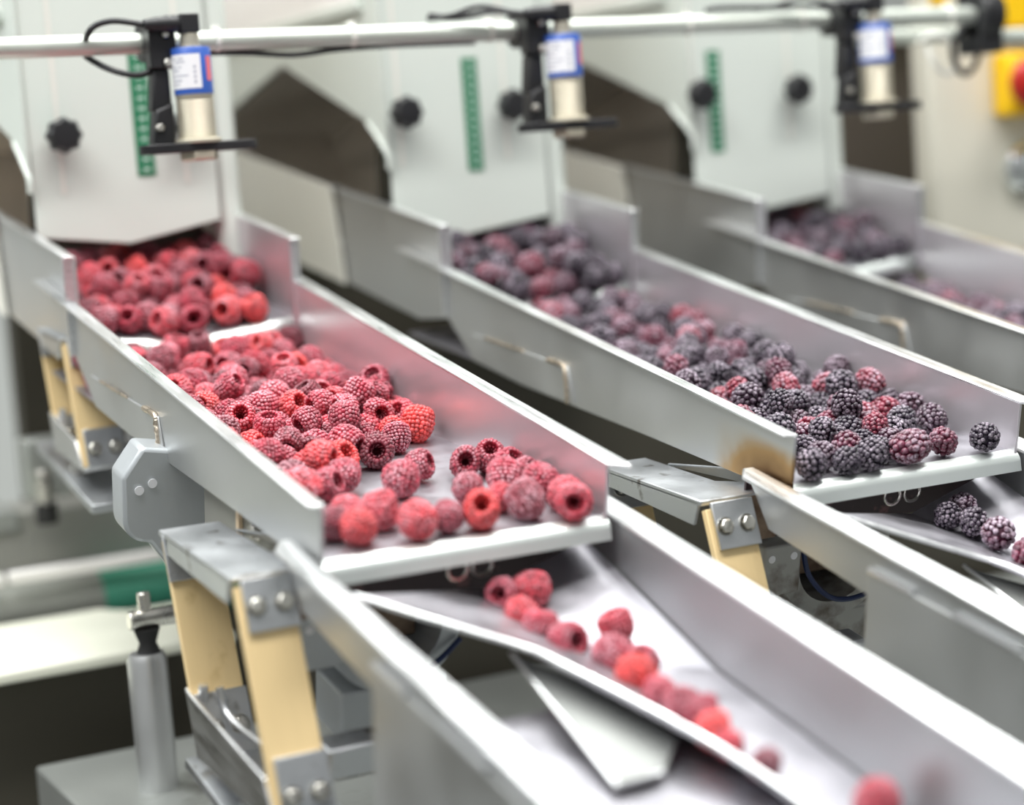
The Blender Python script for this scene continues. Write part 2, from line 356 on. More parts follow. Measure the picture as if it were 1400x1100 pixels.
# ------------------------------------------------------------------ leaf spring hangers
def hexbolt(mb, p, d, r, h):
    d = Vector(d).normalized(); p = Vector(p)
    mb.lathe([(0, 0), (r*1.25, 0), (r*1.25, h*.25)], p, d, 20); mb.lathe([(r, h*.25), (r, h*.85), (r*.8, h), (0, h)], p, d, 6)
SD = Vector((0, -.490, -.872)); SN = Vector((0, -.872, .490))
def spring_unit(X, Y, lab, dz=0., gap=1., k=1.):
    Z = fz(0)+dz
    t = Thing('leaf_spring_hanger', lab, 'hanger', (X-.02, Y+.06, Z-.17), True, 'leaf spring hangers under the trays')
    def S(x, s, n, back): return Vector((X+x, Y+.034, Z-.0165))+(Vector((0, .1425*gap, -.0185*gap)) if back else Vector())+SD*s*k+SN*n
    def slab(x0, x1, s0, s1, n0, n1, back):
        return MB().prism([S(x0, s0, n0, back), S(x1, s0, n0, back), S(x1, s1, n0, back), S(x0, s1, n0, back)], S(0, 0, n1, back)-S(0, 0, n0, back))
    for back in (0, 1):
        t.part('leaf_spring', slab(-.047, -.010, .004, .157, -.006, 0, back), M['fibre'], .0005)
        for nm, s0, s1, sb in (('upper_clamp', 0, .034, .018), ('lower_clamp', .112, .158, .137)):
            c = t.part(nm, slab(-.0485 if back else -.0435, -.009, s0, s1, .0003, .0035, back), M['gusset'], .0006)
            for bx in (-.0365, -.0180):
                m = MB(); hexbolt(m, S(bx, sb, .0035, back), SN, .0052, .005); t.part('bolt', m, M['bolt'], .0004, parent=c)
    top = MB().prism([(X-.048, Y+.037, Z-.0150), (X+.022, Y+.037, Z-.0150), (X+.022, Y+.06, Z-.0180), (X-.004, Y+.085, Z-.0213), (X-.004, Y+.04+.143*gap, Z-.0155-.0185*gap), (X-.048, Y+.04+.143*gap, Z-.0155-.0185*gap)], (0, 0, -.004))
    tp = t.part('top_plate', top, M['gusset'], .0008)
    t.part('side_flange', MB().prism([(X-.048, Y+.040, Z-.017), (X-.048, Y+.04+.125*gap, Z-.0155-.0180*gap), (X-.048, Y+.04+.125*gap, Z-.028-.018*gap), (X-.048, Y+.045, Z-.036)], (.003, 0, 0)), M['gusset'], .0008, parent=tp)
    t.part('gusset_web', MB().prism([(X-.004, Y+.150, Z-.028), (X+.010, Y+.060, Z-.006), (X+.030, Y+.055, Z-.010), (X+.020, Y+.075, Z-.022)], (0, .003, -.003)), M['gusset'], .0006, parent=tp)
    t.part('rusty_arm', MB().box(X-.009, X+.018, Y+.036, Y+.050, Z-.052, Z-.017), M['rust'], .001, label='rust browned arm')
    f0 = S(0, .157, 0, 0); b0 = S(0, .157, 0, 1); c1 = S(0, .112, .004, 1); c2 = S(0, .122, -.006, 0)
    lb = MB().prism([(X-.0495, c1.y, c1.z), (X-.0495, c1.y+.012, c1.z+.001), (X-.0495, b0.y+.006, b0.z), (X-.0495, f0.y, f0.z), (X-.0495, c2.y, c2.z)], (.003, 0, 0)).prism([(X-.047, b0.y+.004, b0.z+.002), (X+.002, b0.y+.004, b0.z+.002), (X+.002, f0.y, f0.z), (X-.047, f0.y, f0.z)], (0, 0, -.004))
    lw = t.part('lower_bracket', lb, M['flange'], .001)
    t.part('pressed_rib', MB().tube([(X-.040, c1.y+.000, c1.z+.006), (X-.040, c1.y-.012, c1.z-.018), (X-.038, c2.y+.02, c2.z-.016)], .0035, 8, 5).tube([(X-.030, c1.y-.004, c1.z+.004), (X-.026, c1.y-.02, c1.z-.014), (X-.022, c2.y+.02, c2.z-.008)], .003, 8, 5), M['flange'], 0, parent=lw, smooth=True)
    t.part('foot_plate', MB().box(X-.052, X+.004, Y-.060, Y+.125, Z-.031-.157*k, Z-.023-.157*k), M['gusset'], .001)
    t.part('cross_bar', MB().box(X+.002, X+.080, Y-.002, Y+.022, Z-.010-.140*k, Z-.010-.118*k), M['gusset'], .002)
    t.part('bushing', MB().cyl((X-.035, Y+.03, Z-.043-.157*k), (X-.035, Y+.03, Z-.015-.157*k), .011, 20), M['alu_dirty'], .001)
    return t
spring_unit(0, 0, 'leaf spring hanger with two yellow legs left of the raspberry chute')
spring_unit(PITCH-.004, 0, 'leaf spring hanger between the raspberry chute and the blackberry chute')
spring_unit(.043, .552, 'blurred leaf spring hanger with yellow legs under the upper raspberry tray', .010, .55, .72)

# drive housings beside the springs
def drive(X, Y, lab, dirty, label_wire):
    m = M['alu_dirty'] if dirty else M['alu']
    t = Thing('magnet_drive', lab, 'drive', (X+.08, Y+.08, -.17), True, 'vibrator drives under the trays')
    # U shaped cradle
    cx, cz = X+.082, -.088; vs = []; n = 18
    out = [(cx+.048*math.cos(a), cz+.044*math.sin(a)) for a in [math.pi+math.pi*i/n for i in range(n+1)]]; inn = [(cx+.034*math.cos(a), cz+.031*math.sin(a)) for a in [2*math.pi-math.pi*i/n for i in range(n+1)]]
    u = [(cx-.048, -.055)]+out+[(cx+.048, -.070), (cx+.034, -.070)]+inn+[(cx-.034, -.060)]
    uu = MB(); m2 = len(u); half = 2*(n+3)
    q = [(x, Y+.05, z) for x, z in u]
    oo = [(cx-.048, -.055)]+out+[(cx+.048, -.070)]; ii = [(cx-.034, -.060)]+[p for p in reversed(inn)]+[(cx+.034, -.070)]
    for p0, p1, r0, r1 in zip(oo, oo[1:], ii, ii[1:]):
        uu.prism([(p0[0], Y+.05, p0[1]), (p1[0], Y+.05, p1[1]), (r1[0], Y+.05, r1[1]), (r0[0], Y+.05, r0[1])], (0, .06, 0))
    t.part('cradle', uu, m, 0, smooth=True)
    lg = t.part('side_lug', MB().box(X+.007, X+.040, Y+.038, Y+.108, -.100, -.060), m, .002)
    for ox in (.0135, .033): t.part('oval_hole', MB().lathe([(0, 0), (.0030, 0), (.0030, .0006), (0, .0006)], (X+ox, Y+.0382, -.070), (0, -1, 0), 14), M['label'], 0, parent=lg)
    t.part('coil_core', MB().box(cx-.020, cx+.026, Y+.075, Y+.10, -.105, -.045), M['rust'], .002)
    t.part('mounting_block', MB().box(cx-.040, cx+.040, Y+.052, Y+.10, -.165, -.128), m, .002)
    t.part('back_cover', MB().box(cx-.046, cx+.046, Y+.110, Y+.114, -.135, -.045), M['rubber'], .001)
    t.part('cable', MB().tube([(cx-.036, Y+.046, -.062), (cx-.030, Y+.044, -.090), (cx-.008, Y+.042, -.112), (cx+.022, Y+.042, -.114), (cx+.046, Y+.046, -.100)], .0021, 8, 6), M['navy'], 0, label='navy cable', smooth=True)
    t.part('support_rod', MB().cyl((cx-.05, Y+.04, -.178), (cx+.07, Y+.04, -.178), .007, 16), M['bolt'], 0)
    return t
drive(0, .02, 'clean grey drive housing half hidden under the raspberry chute', False, 0)
drive(PITCH, .0, 'dirty U shaped drive housing with navy cable under the blackberry chute', True, 0)

# rounded casting and dark web under the raspberry tray
for X, lab in ((0, 'light grey rounded casting with two oval holes below the raspberry tray'),):
    t = Thing('side_casting', lab, 'casting', (X, .30, -.11), True); pl = []
    for a in range(0, 91, 10): pl.append((X-.018-.020*math.sin(math.radians(a)), .30, -.070-.020*math.cos(math.radians(a))))
    t.part('casting_body', MB().prism(pl+[(X-.038, .30, -.036), (X-.022, .30, -.014), (X+.05, .30, -.028), (X+.05, .30, -.115), (X-.002, .30, -.115)], (0, .03, 0)), M['alu'], .003)
    for x, z in ((-.0256, -.0467), (-.0153, -.0424)):
        t.part('oval_hole', MB().lathe([(0, .0), (.0036, 0), (.0036, .001), (0, .001)], (X+x, .2995, z), (0, -1, 0), 16), M['label'], 0)
t = Thing('web_plate', 'dark steel web with a bolt behind the yellow leaf springs', 'plate', (.012, .18, -.09), True)
t.part('plate', MB().prism([(.012, .262, -.024), (.012, .085, -.011), (.012, .085, -.06), (.012, .262, -.09)], (.004, 0, 0)), M['grey_paint'], .001)
t.part('strip', MB().box(.0085, .0118, .178, .184, -.056, -.026), M['fibre_edge'], .0004, label='sawn tan strip')
m = MB(); hexbolt(m, (.0118, .147, -.031), (-1, 0, 0), .0058, .006); t.part('bolt', m, M['bolt'], .0004)

# ------------------------------------------------------------------ hoppers with gates
def feeder(k):
    X = k*PITCH
    t = Thing('hopper', ['pale enamel hopper at left with knob and green scale half behind a sensor', 'pale enamel hopper in the middle with two black knobs and green scale', 'pale enamel hopper at right with green scale beside its left knob'][k], 'hopper', (X+.1, .9, .13), False, 'pale hoppers above the upper trays')
    zb = [(.2045, .193, .209), (.196, .174, .188), (.180, .1745, .186)][k]; xm = [.09, .072, .085][k]
    gp = t.part('gate_plate', MB().prism([(X+.005, .660, zb[0]), (X+xm, .660, zb[1]), (X+.179, .660, zb[2]), (X+.179, .660, .62), (X+.005, .660, .62)], (0, .003, 0)), M['white'], .001)
    cut = [(.656, .262), (.694, .291), (.9214, .3674), (1.142, .3208), (1.25, .295), (1.25, .62), (.656, .62)]
    t.part('side_panel', MB().prism([(X+.0005, y, z) for y, z in cut], (.0035, 0, 0)), M['white'], .001)
    t.part('edge_roll', MB().tube([(X+.001, .698, .2925), (X+.0005, .668, .271), (X+.001, .655, .258), (X+.001, .655, .245)], .0028, 8, 5), M['white'], 0, smooth=True)
    t.part('corner_post', MB().box(X+.180, X+.2035, .664, .690, .165, .62), M['white'], .006)
    t.part('side_panel', MB().box(X+.200, X+.2035, .690, 1.25, .165, .62), M['hopper'], .0005)
    t.part('back_panel', MB().box(X+.004, X+.2, 1.245, 1.25, .2, .62), M['hopper'], .0005)
    t.part('top_cover', MB().box(X+.0005, X+.2035, .656, 1.25, .62, .624), M['white'], .0005)
    t.part('inner_slope', MB().prism([(X+.18, .72, .30), (X+.18, 1.24, .26), (X+.18, 1.24, .60), (X+.18, .72, .60)], (.004, 0, 0)).prism([(X+.01, .80, .40), (X+.18, .80, .40), (X+.18, 1.22, .30), (X+.01, 1.22, .30)], (0, 0, .003)), M['hopper'], .0005)
    t.part('void_shade_plate', MB().prism([(X+.012, .668, .61), (X+.178, .668, .61), (X+.178, .715, .19), (X+.012, .715, .19)], (0, .003, 0)), M['olive'], 0)  # dark sheet added to paint the shaded void behind the gate
    t.part('slit_shade_strip', MB().box(X+.1915, X+.1985, .6905, .700, .15, .27), M['rubber'], 0)  # black strip stands in for the shaded slit behind the corner post
    kn = [[(.0324, .2945), (.150, .297)], [(.0176, .2985), (.135, .3005)], [(.007, .3012), (.130, .3012)]][k]
    for x, z in kn:
        t.part('slot', MB().box(X+x-.0022, X+x+.0022, .6593, .6597, z-.052, z+.13), M['panel'], 0)
        kb = t.part('knob', MB().lathe([(0, .006), (.0075, .006), (.0125, .010), (.0152, .014), (.0152, .024), (.0125, .028), (0, .029)], (X+x, .660, z), (0, -1, 0), 48, 8, .07), M['black'], 0, smooth=True)
        t.part('stud', MB().cyl((X+x, .660, z), (X+x, .653, z), .004, 12), M['bolt'], 0, parent=kb)
    sx, sz0, sz1 = [(.1115, .254, .378), (.098, .238, .350), (.0345, .240, .347)][k]
    sc = t.part('scale', MB().prism([(X+sx-.0085, .6590, sz1), (X+sx+.0085, .6590, sz1), (X+sx+.0085, .6590, sz0), (X+sx-.0085, .6590, sz0)], (0, .001, 0)), M['green'], 0, label='green scale with pale marks')
    mk = MB(); n = 13
    for i in range(n):
        z = sz0+.006+(sz1-sz0-.012)*i/(n-1)
        for s in (-1, 1):
            mk.prism([(X+sx-.0034, .6588, z-s*.0016-.0006), (X+sx+.0034, .6588, z+s*.0016-.0006), (X+sx+.0034, .6588, z+s*.0016+.0006), (X+sx-.0034, .6588, z-s*.0016+.0006)], (0, .0002, 0))
        mk.box(X+sx+.0060, X+sx+.0085, .6587, .6589, z-.0005, z+.0005)
    for i in range(3*n-2):
        z = sz0+.006+(sz1-sz0-.012)*i/(3*n-3); mk.box(X+sx+.0070, X+sx+.0085, .6587, .6589, z-.0003, z+.0003)
    t.part('scale_marks', mk, M['mark'], 0, parent=sc)
    cv = t.part('inspection_cover', MB().box(X-.003, X+.0005, .70, 1.10, .412, .60), M['rail'], .001)
    t.part('cover_frame', MB().box(X-.006, X+.0005, .69, 1.11, .402, .412), M['white'], .001, parent=cv)
    return t
for k in range(3): feeder(k)
for k in range(3):
    X = k*PITCH
    single('hopper_skirt', MB().prism([(X+.0005, y, z) for y, z in [(.800, .0620), (1.16, .058), (1.16, -.05), (.775, -.034)]], (.003, 0, 0)).prism([(X-.010, .832, .0600), (X+.0005, .832, .0600), (X+.0005, 1.16, .056), (X-.010, 1.16, .056)], (0, 0, .002)) if False else
           MB().prism([(X-.0045, y, z) for y, z in [(.830, .0612), (1.18, .048), (1.18, -.05), (.790, -.034)]], (.003, 0, 0)), M['panel'],
           ['light sheet skirt beside the upper raspberry tray, cut by the left edge', 'light sheet skirt left of the upper blackberry tray', 'light sheet skirt left of the far upper blackberry tray'][k], 'panel', (X, .98, -.05), True, 'light sheet skirts beside the upper trays')

# ------------------------------------------------------------------ pipe, sensors, ties
PZ, PY = .3622, .500
pp = Thing('rail_pipe', 'long satin steel pipe crossing in front of the hoppers carrying sensors', 'pipe', (.45, PY, PZ), False)
pp.part('tube', MB().cyl((-.45, PY, PZ-.001), (.965, PY, PZ), .0088, 32), M['pipe'], 0, smooth=True)
for x in (.1338, .2587, .3945, .6075, .7403, .9261):
    single('cable_tie', MB().lathe([(.0088, -.002), (.0103, -.002), (.0103, .002), (.0088, .002)], (x, PY, PZ), (1, 0, 0), 24).box(x-.003, x+.003, PY-.0035, PY+.0035, PZ+.0085, PZ+.0125), M['tie'],
           {.1338: 'pale nylon tie on the pipe just right of the left sensor', .2587: 'pale nylon tie above the middle of the left gap', .3945: 'pale nylon tie just left of the middle sensor clamp',
            .6075: 'pale nylon tie above the left knob of the right hopper', .7403: 'pale nylon tie left of the right sensor clamp', .9261: 'pale nylon tie near the big black clamp at right'}[x], 'cable tie', (x, PY, PZ), group='nylon ties on the pipe', bevel=.0004)
def sensor(k):
    X = k*PITCH+.0985; Y = .465
    t = Thing('level_sensor', ['ultrasonic sensor with blue label hung over the raspberry lane', 'ultrasonic sensor with blue label over the middle lane', 'ultrasonic sensor with blue label at right, beside the brown opening'][k], 'sensor', (X, Y, .262), False, 'blue labelled sensors on the pipe')
    br = MB().lathe([(.0126, .0005), (.0165, .0005), (.0165, .0060), (.0126, .0060)], (X, Y, .2690), (0, 0, 1), 32)
    pts = []
    for i in range(13): a = math.radians(-90+15*i); pts.append((X+.036+.0145*math.cos(a), Y+.0145*math.sin(a), .2690))
    for i in range(13): a = math.radians(90+15*i); pts.append((X-.036+.0145*math.cos(a), Y+.0145*math.sin(a), .2690))
    t.part('mounting_plate', MB().prism([(x, y, z-.0008) for x, y, z in pts], (0, 0, .0078)), M['black'], .0008, label='flat black mounting plate')
    t.part('lock_nut', MB().lathe([(0, -.0085), (.0150, -.0085), (.0165, -.007), (.0165, -.0005), (0, -.0005)], (X, Y, .2695), (0, 0, 1), 6), M['nickel'], .0006)
    t.part('lock_nut', MB().lathe([(0, 0), (.0195, 0), (.0195, .003), (.018, .004), (0, .004)], (X, Y, .2754), (0, 0, 1), 24), M['nickel'], .0004)
    bl = t.part('barrel', MB().lathe([(0, .2755), (.0152, .2755), (.0152, .313), (.0158, .3135), (.0158, .352), (.0150, .3535), (0, .3535)], (X, Y, 0), (0, 0, 1), 36), M['nickel'], 0, smooth=True)
    th = MB()
    for i in range(18): th.lathe([(.0152, 0), (.0157, .0007), (.0152, .0014)], (X, Y, .2800+i*.0017), (0, 0, 1), 36)
    t.part('thread', th, M['nickel'], 0, parent=bl, smooth=True)
    t.part('sleeve', MB().lathe([(.01585, .3155), (.0162, .3155), (.0162, .3525), (.0152, .3538), (.0, .3538)], (X, Y, 0), (0, 0, 1), 36), M['blue'], 0, label='blue label sleeve', smooth=True)
    def patch(a0, a1, z0, z1, r):
        n = 16; vs = []
        for i in range(n+1):
            a = math.radians(a0+(a1-a0)*i/n); vs += [(X+r*math.cos(a), Y+r*math.sin(a), z0), (X+r*math.cos(a), Y+r*math.sin(a), z1)]
        return MB().add(vs, [(2*i, 2*i+2, 2*i+3, 2*i+1) for i in range(n)])
    lb = t.part('label', patch(-188, -82, .3200, .3480, .01635), M['label'], 0, label='white label with fine grey print')
    ink = MB()
    for z, segs in ((.3440, [(-178, -160), (-150, -132)]), (.3412, [(-160, -128)]), (.3370, [(-178, -158), (-150, -140)]), (.3342, [(-178, -150)]), (.3300, [(-178, -165), (-160, -120)]), (.3260, [(-178, -140)]), (.3230, [(-178, -150)])):
        for a0, a1 in segs:
            q = patch(a0, a1, z, z+.0011, .01645); ink.add(q.v, q.f)
    for z in (.324, .328, .332, .336):
        q = patch(-104, -97, z, z+.0024, .01645); ink.add(q.v, q.f)
    t.part('label_print', ink, M['ink'], 0, parent=lb)
    t.part('sticker', patch(-62, -40, .3260, .3460, .0164), M['pink'], 0, label='pink sticker')
    t.part('neck', MB().lathe([(0, .3536), (.0092, .3536), (.0092, .3555), (.0078, .3560), (.0078, .3655), (0, .3655)], (X, Y, 0), (0, 0, 1), 24), M['nickel'], 0, smooth=True)
    pl = MB().box(X-.0085, X+.0075, Y-.0078, Y+.0078, .3660, .3815).lathe([(.0066, 0), (.0074, .004), (.0066, .006), (.0072, .010), (.0060, .014), (.0062, .018), (.0040, .030), (0, .030)], (X-.0085, Y, .3740), (-1, 0, .0), 20)
    t.part('plug', pl, M['black'], .001, smooth=True)
    ar = MB()
    t.part('swivel_arm', MB().prism([(X-.034, .474, .304), (X-.0165, .474, .300), (X-.0165, .474, .3385), (X-.030, .474, .3385)], (0, .016, 0)).prism([(X-.037, .468, .2752), (X-.018, .468, .2752), (X-.0175, .468, .310), (X-.033, .468, .304)], (0, .018, 0)), M['black'], .002)
    cl = t.part('pipe_clamp', MB().lathe([(.0089, -.012), (.0165, -.012), (.0165, .012), (.0089, .012)], (X-.020, PY, PZ), (1, 0, 0), 28).box(X-.033, X-.010, PY-.030, PY-.014, .3385, .3755), M['black'], .001)
    for z in (.366, .343):
        m = MB(); hexbolt(m, (X-.019, PY-.030, z), (0, -1, 0), .0032, .003); t.part('bolt', m, M['bolt'], 0, parent=cl)
    m = MB(); hexbolt(m, (X-.031, .468, .290), (0, -1, 0), .0032, .003); t.part('bolt', m, M['bolt'], 0)
    q = [[(.060, .465, .374), (.040, .475, .3785), (.026, .482, .3762), (.0195, .487, .3690), (.0215, .512, .357), (.030, .500, .346), (.042, .487, .3380), (.0573, .483, .3345), (.0702, .482, .338), (.084, .482, .345)],
         [(.060, .465, .374), (.035, .48, .378), (.005, .49, .3745), (-.020, .495, .3775)], [(.060, .465, .374), (.035, .48, .3735), (-.015, .492, .3755), (-.060, .497, .3765), (-.075, .500, .375)]][k]
    t.part('cable', MB().tube([(k*PITCH+x, y, z) for x, y, z in q], .0027, 10, 6), M['cable'], 0, smooth=True)
    if k: t.part('cable', MB().tube([(k*PITCH+.075, .478, .3715), (k*PITCH+.03, .484, .383), (k*PITCH-.0, .490, .3765), (k*PITCH-.022, .494, .3745)], .0022, 10, 6), M['cable'], 0, smooth=True)
    return t
for k in range(3): sensor(k)
single('cable', MB().tube([(.10, .502, .3525), (.1556, .500, .3512), (.2022, .499, .3475), (.2436, .500, .3510), (.30, .501, .3528), (.38, .502, .353)], .0026, 8, 6), M['cable'], 'black cable sagging below the pipe between left and middle sensors', 'cable', (.24, .5, .35), smooth=True, bevel=0)
t = Thing('end_clamp', 'big black clamp joining the pipe ends at the upper right', 'clamp', (.968, .50, .322), False)
t.part('clamp_body', MB().lathe([(.0089, -.014), (.024, -.014), (.026, -.010), (.026, .010), (.024, .014), (.0089, .014)], (.972, PY, PZ), (1, 0, 0), 28).box(.958, .988, .486, .525, .322, .352).box(.955, .99, .49, .52, .37, .43), M['black'], .002)
m = MB(); hexbolt(m, (.974, .486, .385), (0, -1, 0), .007, .005); t.part('bolt', m, M['bolt'], 0)
single('rail_pipe', MB().cyl((.985, .505, .3385), (1.45, .505, .3385), .0088, 28), M['pipe'], 'short pipe leaving the big clamp to the right edge', 'pipe', (1.2, .505, .3385), smooth=True, bevel=0)
single('rail_pipe', MB().cyl((.835, .560, .347), (.99, .560, .347), .0085, 28), M['pipe'], 'second pipe behind the right sensor, ending at the cable loop', 'pipe', (.87, .56, .347), smooth=True, bevel=0)
single('cable', MB().tube([(.955, .51, .349), (.945, .515, .335), (.950, .52, .315), (.963, .52, .303), (.974, .516, .312), (.978, .512, .335), (.973, .508, .35)], .0034, 10, 6), M['cable'], 'black cable looped below the big clamp', 'cable', (.96, .515, .30), smooth=True, bevel=0)
single('cord', MB().tube([(.925, .548, .340), (.930, .535, .345), (.945, .528, .343), (.955, .526, .325), (.957, .526, .310), (.945, .53, .305), (.934, .535, .318), (.930, .54, .335)], .0026, 10, 6), M['tie'], 'pale cable coiled next to the black loop', 'cable', (.94, .53, .305), smooth=True, bevel=0)

# ------------------------------------------------------------------ dark opening and control cabinet at right
t = Thing('side_guard', 'brown grey sheet guard between right hopper and cream cabinet', 'guard', (.98, .80, .12), False)
t.part('guard_sheet', MB().box(.915, 1.24, .830, .834, .02, .362), M['guard'], .001)
t.part('top_bar', MB().box(.912, 1.24, .800, .830, .362, .382), M['rubber'], .002)
t = Thing('control_cabinet', 'cream control cabinet at the right edge', 'cabinet', (1.2, .7, -.1), False)
t.part('cabinet_body', MB().box(1.030, 1.55, .660, .695, -.05, .62), M['cream'], .006)
t.part('rear_housing', MB().box(1.26, 1.55, .695, .95, -.05, .62), M['cream'], .006)
def estop(zc, lab):
    s = Thing('emergency_stop_box', lab, 'switch box', (1.150, .66, zc), False)
    s.part('box', MB().box(1.119, 1.21, .625, .660, zc-.036, zc+.036), M['yellow'], .006)
    b = s.part('mushroom_button', MB().lathe([(0, 0), (.012, 0), (.012, .012), (.026, .016), (.028, .022), (.020, .030), (0, .033)], (1.128, .625, zc), (0, -1, 0), 32), M['red'], 0, label='red mushroom button', smooth=True)
estop(.2935, 'yellow emergency stop box with red button on the cabinet')
t = Thing('warning_cover', 'plain yellow cover at the top right corner above the pipe', 'cover', (1.15, .66, .36), False)
t.part('cover', MB().box(1.118, 1.24, .630, .660, .356, .42), M['yellow'], .004)
single('yellow_tag', MB().box(1.035, 1.052, .648, .660, .388, .42), M['yellow'], 'small yellow piece at top edge left of big clamp', 'tag', (1.043, .654, .388))  # plain yellow tag set against the cabinet front
t = Thing('push_switch', 'chrome round push button on the cream cabinet at right', 'button', (1.135, .66, .194), False)
t.part('bezel', MB().lathe([(0, 0), (.030, 0), (.030, .008), (.024, .014), (.019, .014), (.019, .010), (0, .010)], (1.160, .660, .196), (0, -1, 0), 36), M['chrome'], 0, smooth=True)
t.part('cap', MB().lathe([(0, .009), (.018, .010), (.017, .018), (.010, .022), (0, .023)], (1.160, .660, .196), (0, -1, 0), 32), M['chrome'], 0, smooth=True)

# ------------------------------------------------------------------ machine parts below, lower left
single('base_plate', MB().box(-.066, 1.3, .25, .565, -.40, -.25), M['base'], 'low grey steel block under the round post', 'base', (.5, .4, -.40), bevel=.003)
t = Thing('support_post', 'round steel post standing on the grey block at lower left', 'post', (.002, .43, -.25), False)
t.part('post', MB().lathe([(0, 0), (.0165, 0), (.0165, .108), (.0140, .114), (0, .114)], (.004, .43, -.25), (0, 0, 1), 28), M['steel'], 0, smooth=True)
t.part('rubber_bush', MB().lathe([(0, .114), (.010, .114), (.007, .122), (.011, .134), (0, .134)], (.006, .43, -.25), (0, 0, 1), 20), M['rubber'], 0, label='black rubber bush', smooth=True)
t.part('clamp_bar', MB().cyl((-.008, .43, -.108), (.055, .43, -.108), .0078, 16), M['bolt'], .001)
m = MB(); m.cyl((.006, .43, -.102), (.006, .43, -.086), .0055, 14); t.part('stud', m, M['bolt'], .001)
single('cream_tray', MB().prism([(-.6, .82, -.174), (.070, .82, -.174), (.080, .803, -.174), (.092, .790, -.174), (.14, .788, -.174), (.14, .610, -.174), (-.6, .600, -.174)], (0, 0, -.010)), M['belt_cream'], 'flat cream tray crossing behind the round post', 'tray', (-.1, .7, -.17), bevel=.002)
single('machine_apron', MB().box(-.7, 1.2, .66, .68, -.60, -.190), M['olive'], 'dark olive panel below the cream tray', 'panel', (.2, .71, -.52), bevel=.001)
t = Thing('return_roller', 'dull grey conveyor roller with green belt end above the cream tray', 'roller', (.0, .86, -.15), False)
t.part('roller', MB().cyl((-.7, .88, -.176), (.30, .88, -.176), .030, 36), M['roller'], 0, smooth=True)
t.part('belt', MB().lathe([(.0302, 0), (.0315, .0), (.0315, .27), (.0302, .27)], (.085, .88, -.176), (1, 0, 0), 36), M['green_belt'], 0, label='green conveyor belt', smooth=True)
single('guide_rail', MB().box(-.012, .24, .84, .853, -.140, -.128), M['rail'], 'pale guide rail above the roller, longer right piece', 'rail', (.1, .845, -.117), bevel=.002)
single('guide_rail', MB().box(-.060, -.017, .84, .853, -.140, -.128), M['rail'], 'short pale guide rail piece left of the gap', 'rail', (-.04, .845, -.117), bevel=.002)
single('guide_rail', MB().box(-.12, -.078, .84, .853, -.141, -.129), M['rail'], 'stub of pale rail at the left picture edge', 'rail', (-.1, .845, -.118), bevel=.002)
single('rail_joint', MB().cyl((-.08, .846, -.137), (-.056, .846, -.137), .008, 16), M['rubber'], 'black joint between pale rail pieces', 'joint', (-.07, .846, -.113), bevel=.001)
single('frame_beam', MB().box(-.7, .35, .92, 1.0, -.20, -.080), M['grey_paint'], 'broad grey frame beam behind the pale guide rail', 'beam', (-.1, .96, -.125), bevel=.004)
single('machine_bed', MB().box(-.7, .020, .915, 1.5, -.100, -.078), M['base'], 'grey machine bed at the left edge on the frame beam', 'bed', (-.3, 1.05, -.02), bevel=.003)
t = Thing('adjuster_foot', 'small steel adjuster with black rubber foot left below the trays', 'adjuster', (.032, .86, -.084), False)
t.part('bracket', MB().box(.020, .070, .86, .90, -.060, .000), M['base'], .003)
t.part('stud', MB().cyl((.032, .845, -.064), (.032, .845, -.030), .008, 16), M['bolt'], .001)
t.part('rubber_foot', MB().cyl((.032, .845, -.084), (.032, .845, -.064), .011, 20), M['rubber'], .001)
single('pedestal', MB().box(-.32, .0, 1.06, 1.24, -.078, .055), M['grey_paint'], 'grey green pedestal under the tan housing at the left edge', 'pedestal', (-.15, 1.1, -.078), bevel=.003)
single('tan_housing', MB().box(-.30, .005, 1.05, 1.25, .055, .095), M['tan'], 'tan housing at the left picture edge', 'housing', (-.15, 1.1, .062), bevel=.003)
single('hose', MB().tube([(.112, -.03, -.16), (.100, -.02, -.20), (.090, .0, -.26), (.095, .02, -.36), (.1, .03, -.42)], .0045, 10, 6), M['hose'], 'pale blue hose hanging under the raspberry chute', 'hose', (.1, 0, -.42), smooth=True, bevel=0)
single('support_post', MB().cyl((.066, .02, -.45), (.066, .02, -.166), .011, 20), M['bolt'], 'thin steel post under the raspberry chute', 'post', (.066, .02, -.45), smooth=True, bevel=0)
single('floor_stand', MB().box(-.10, 1.3, .02, .10, -.48, -.42).box(-.10, -.02, .02, .70, -.48, -.42), M['grey_paint'], 'grey floor frame under the drives', 'frame', (.5, .05, -.48), bevel=.003)
single('gap_backdrop', MB().box(.12, 1.8, 1.30, 1.34, -.9, .20), M['olive'], 'dark sheet added low behind the hoppers to darken the gaps', 'panel', (.7, 1.32, -.9), bevel=.001)  # added dark backdrop, closes off the bright view through the machine
single('gap_shade_panel', MB().box(.2, 1.3, .60, .62, -.40, .065), M['olive'], 'dark sheet added as shade in the gaps under the blackberry trays', 'panel', (.7, .61, -.40), bevel=.001)  # dark colour stands in for the shade in the gaps below the trays

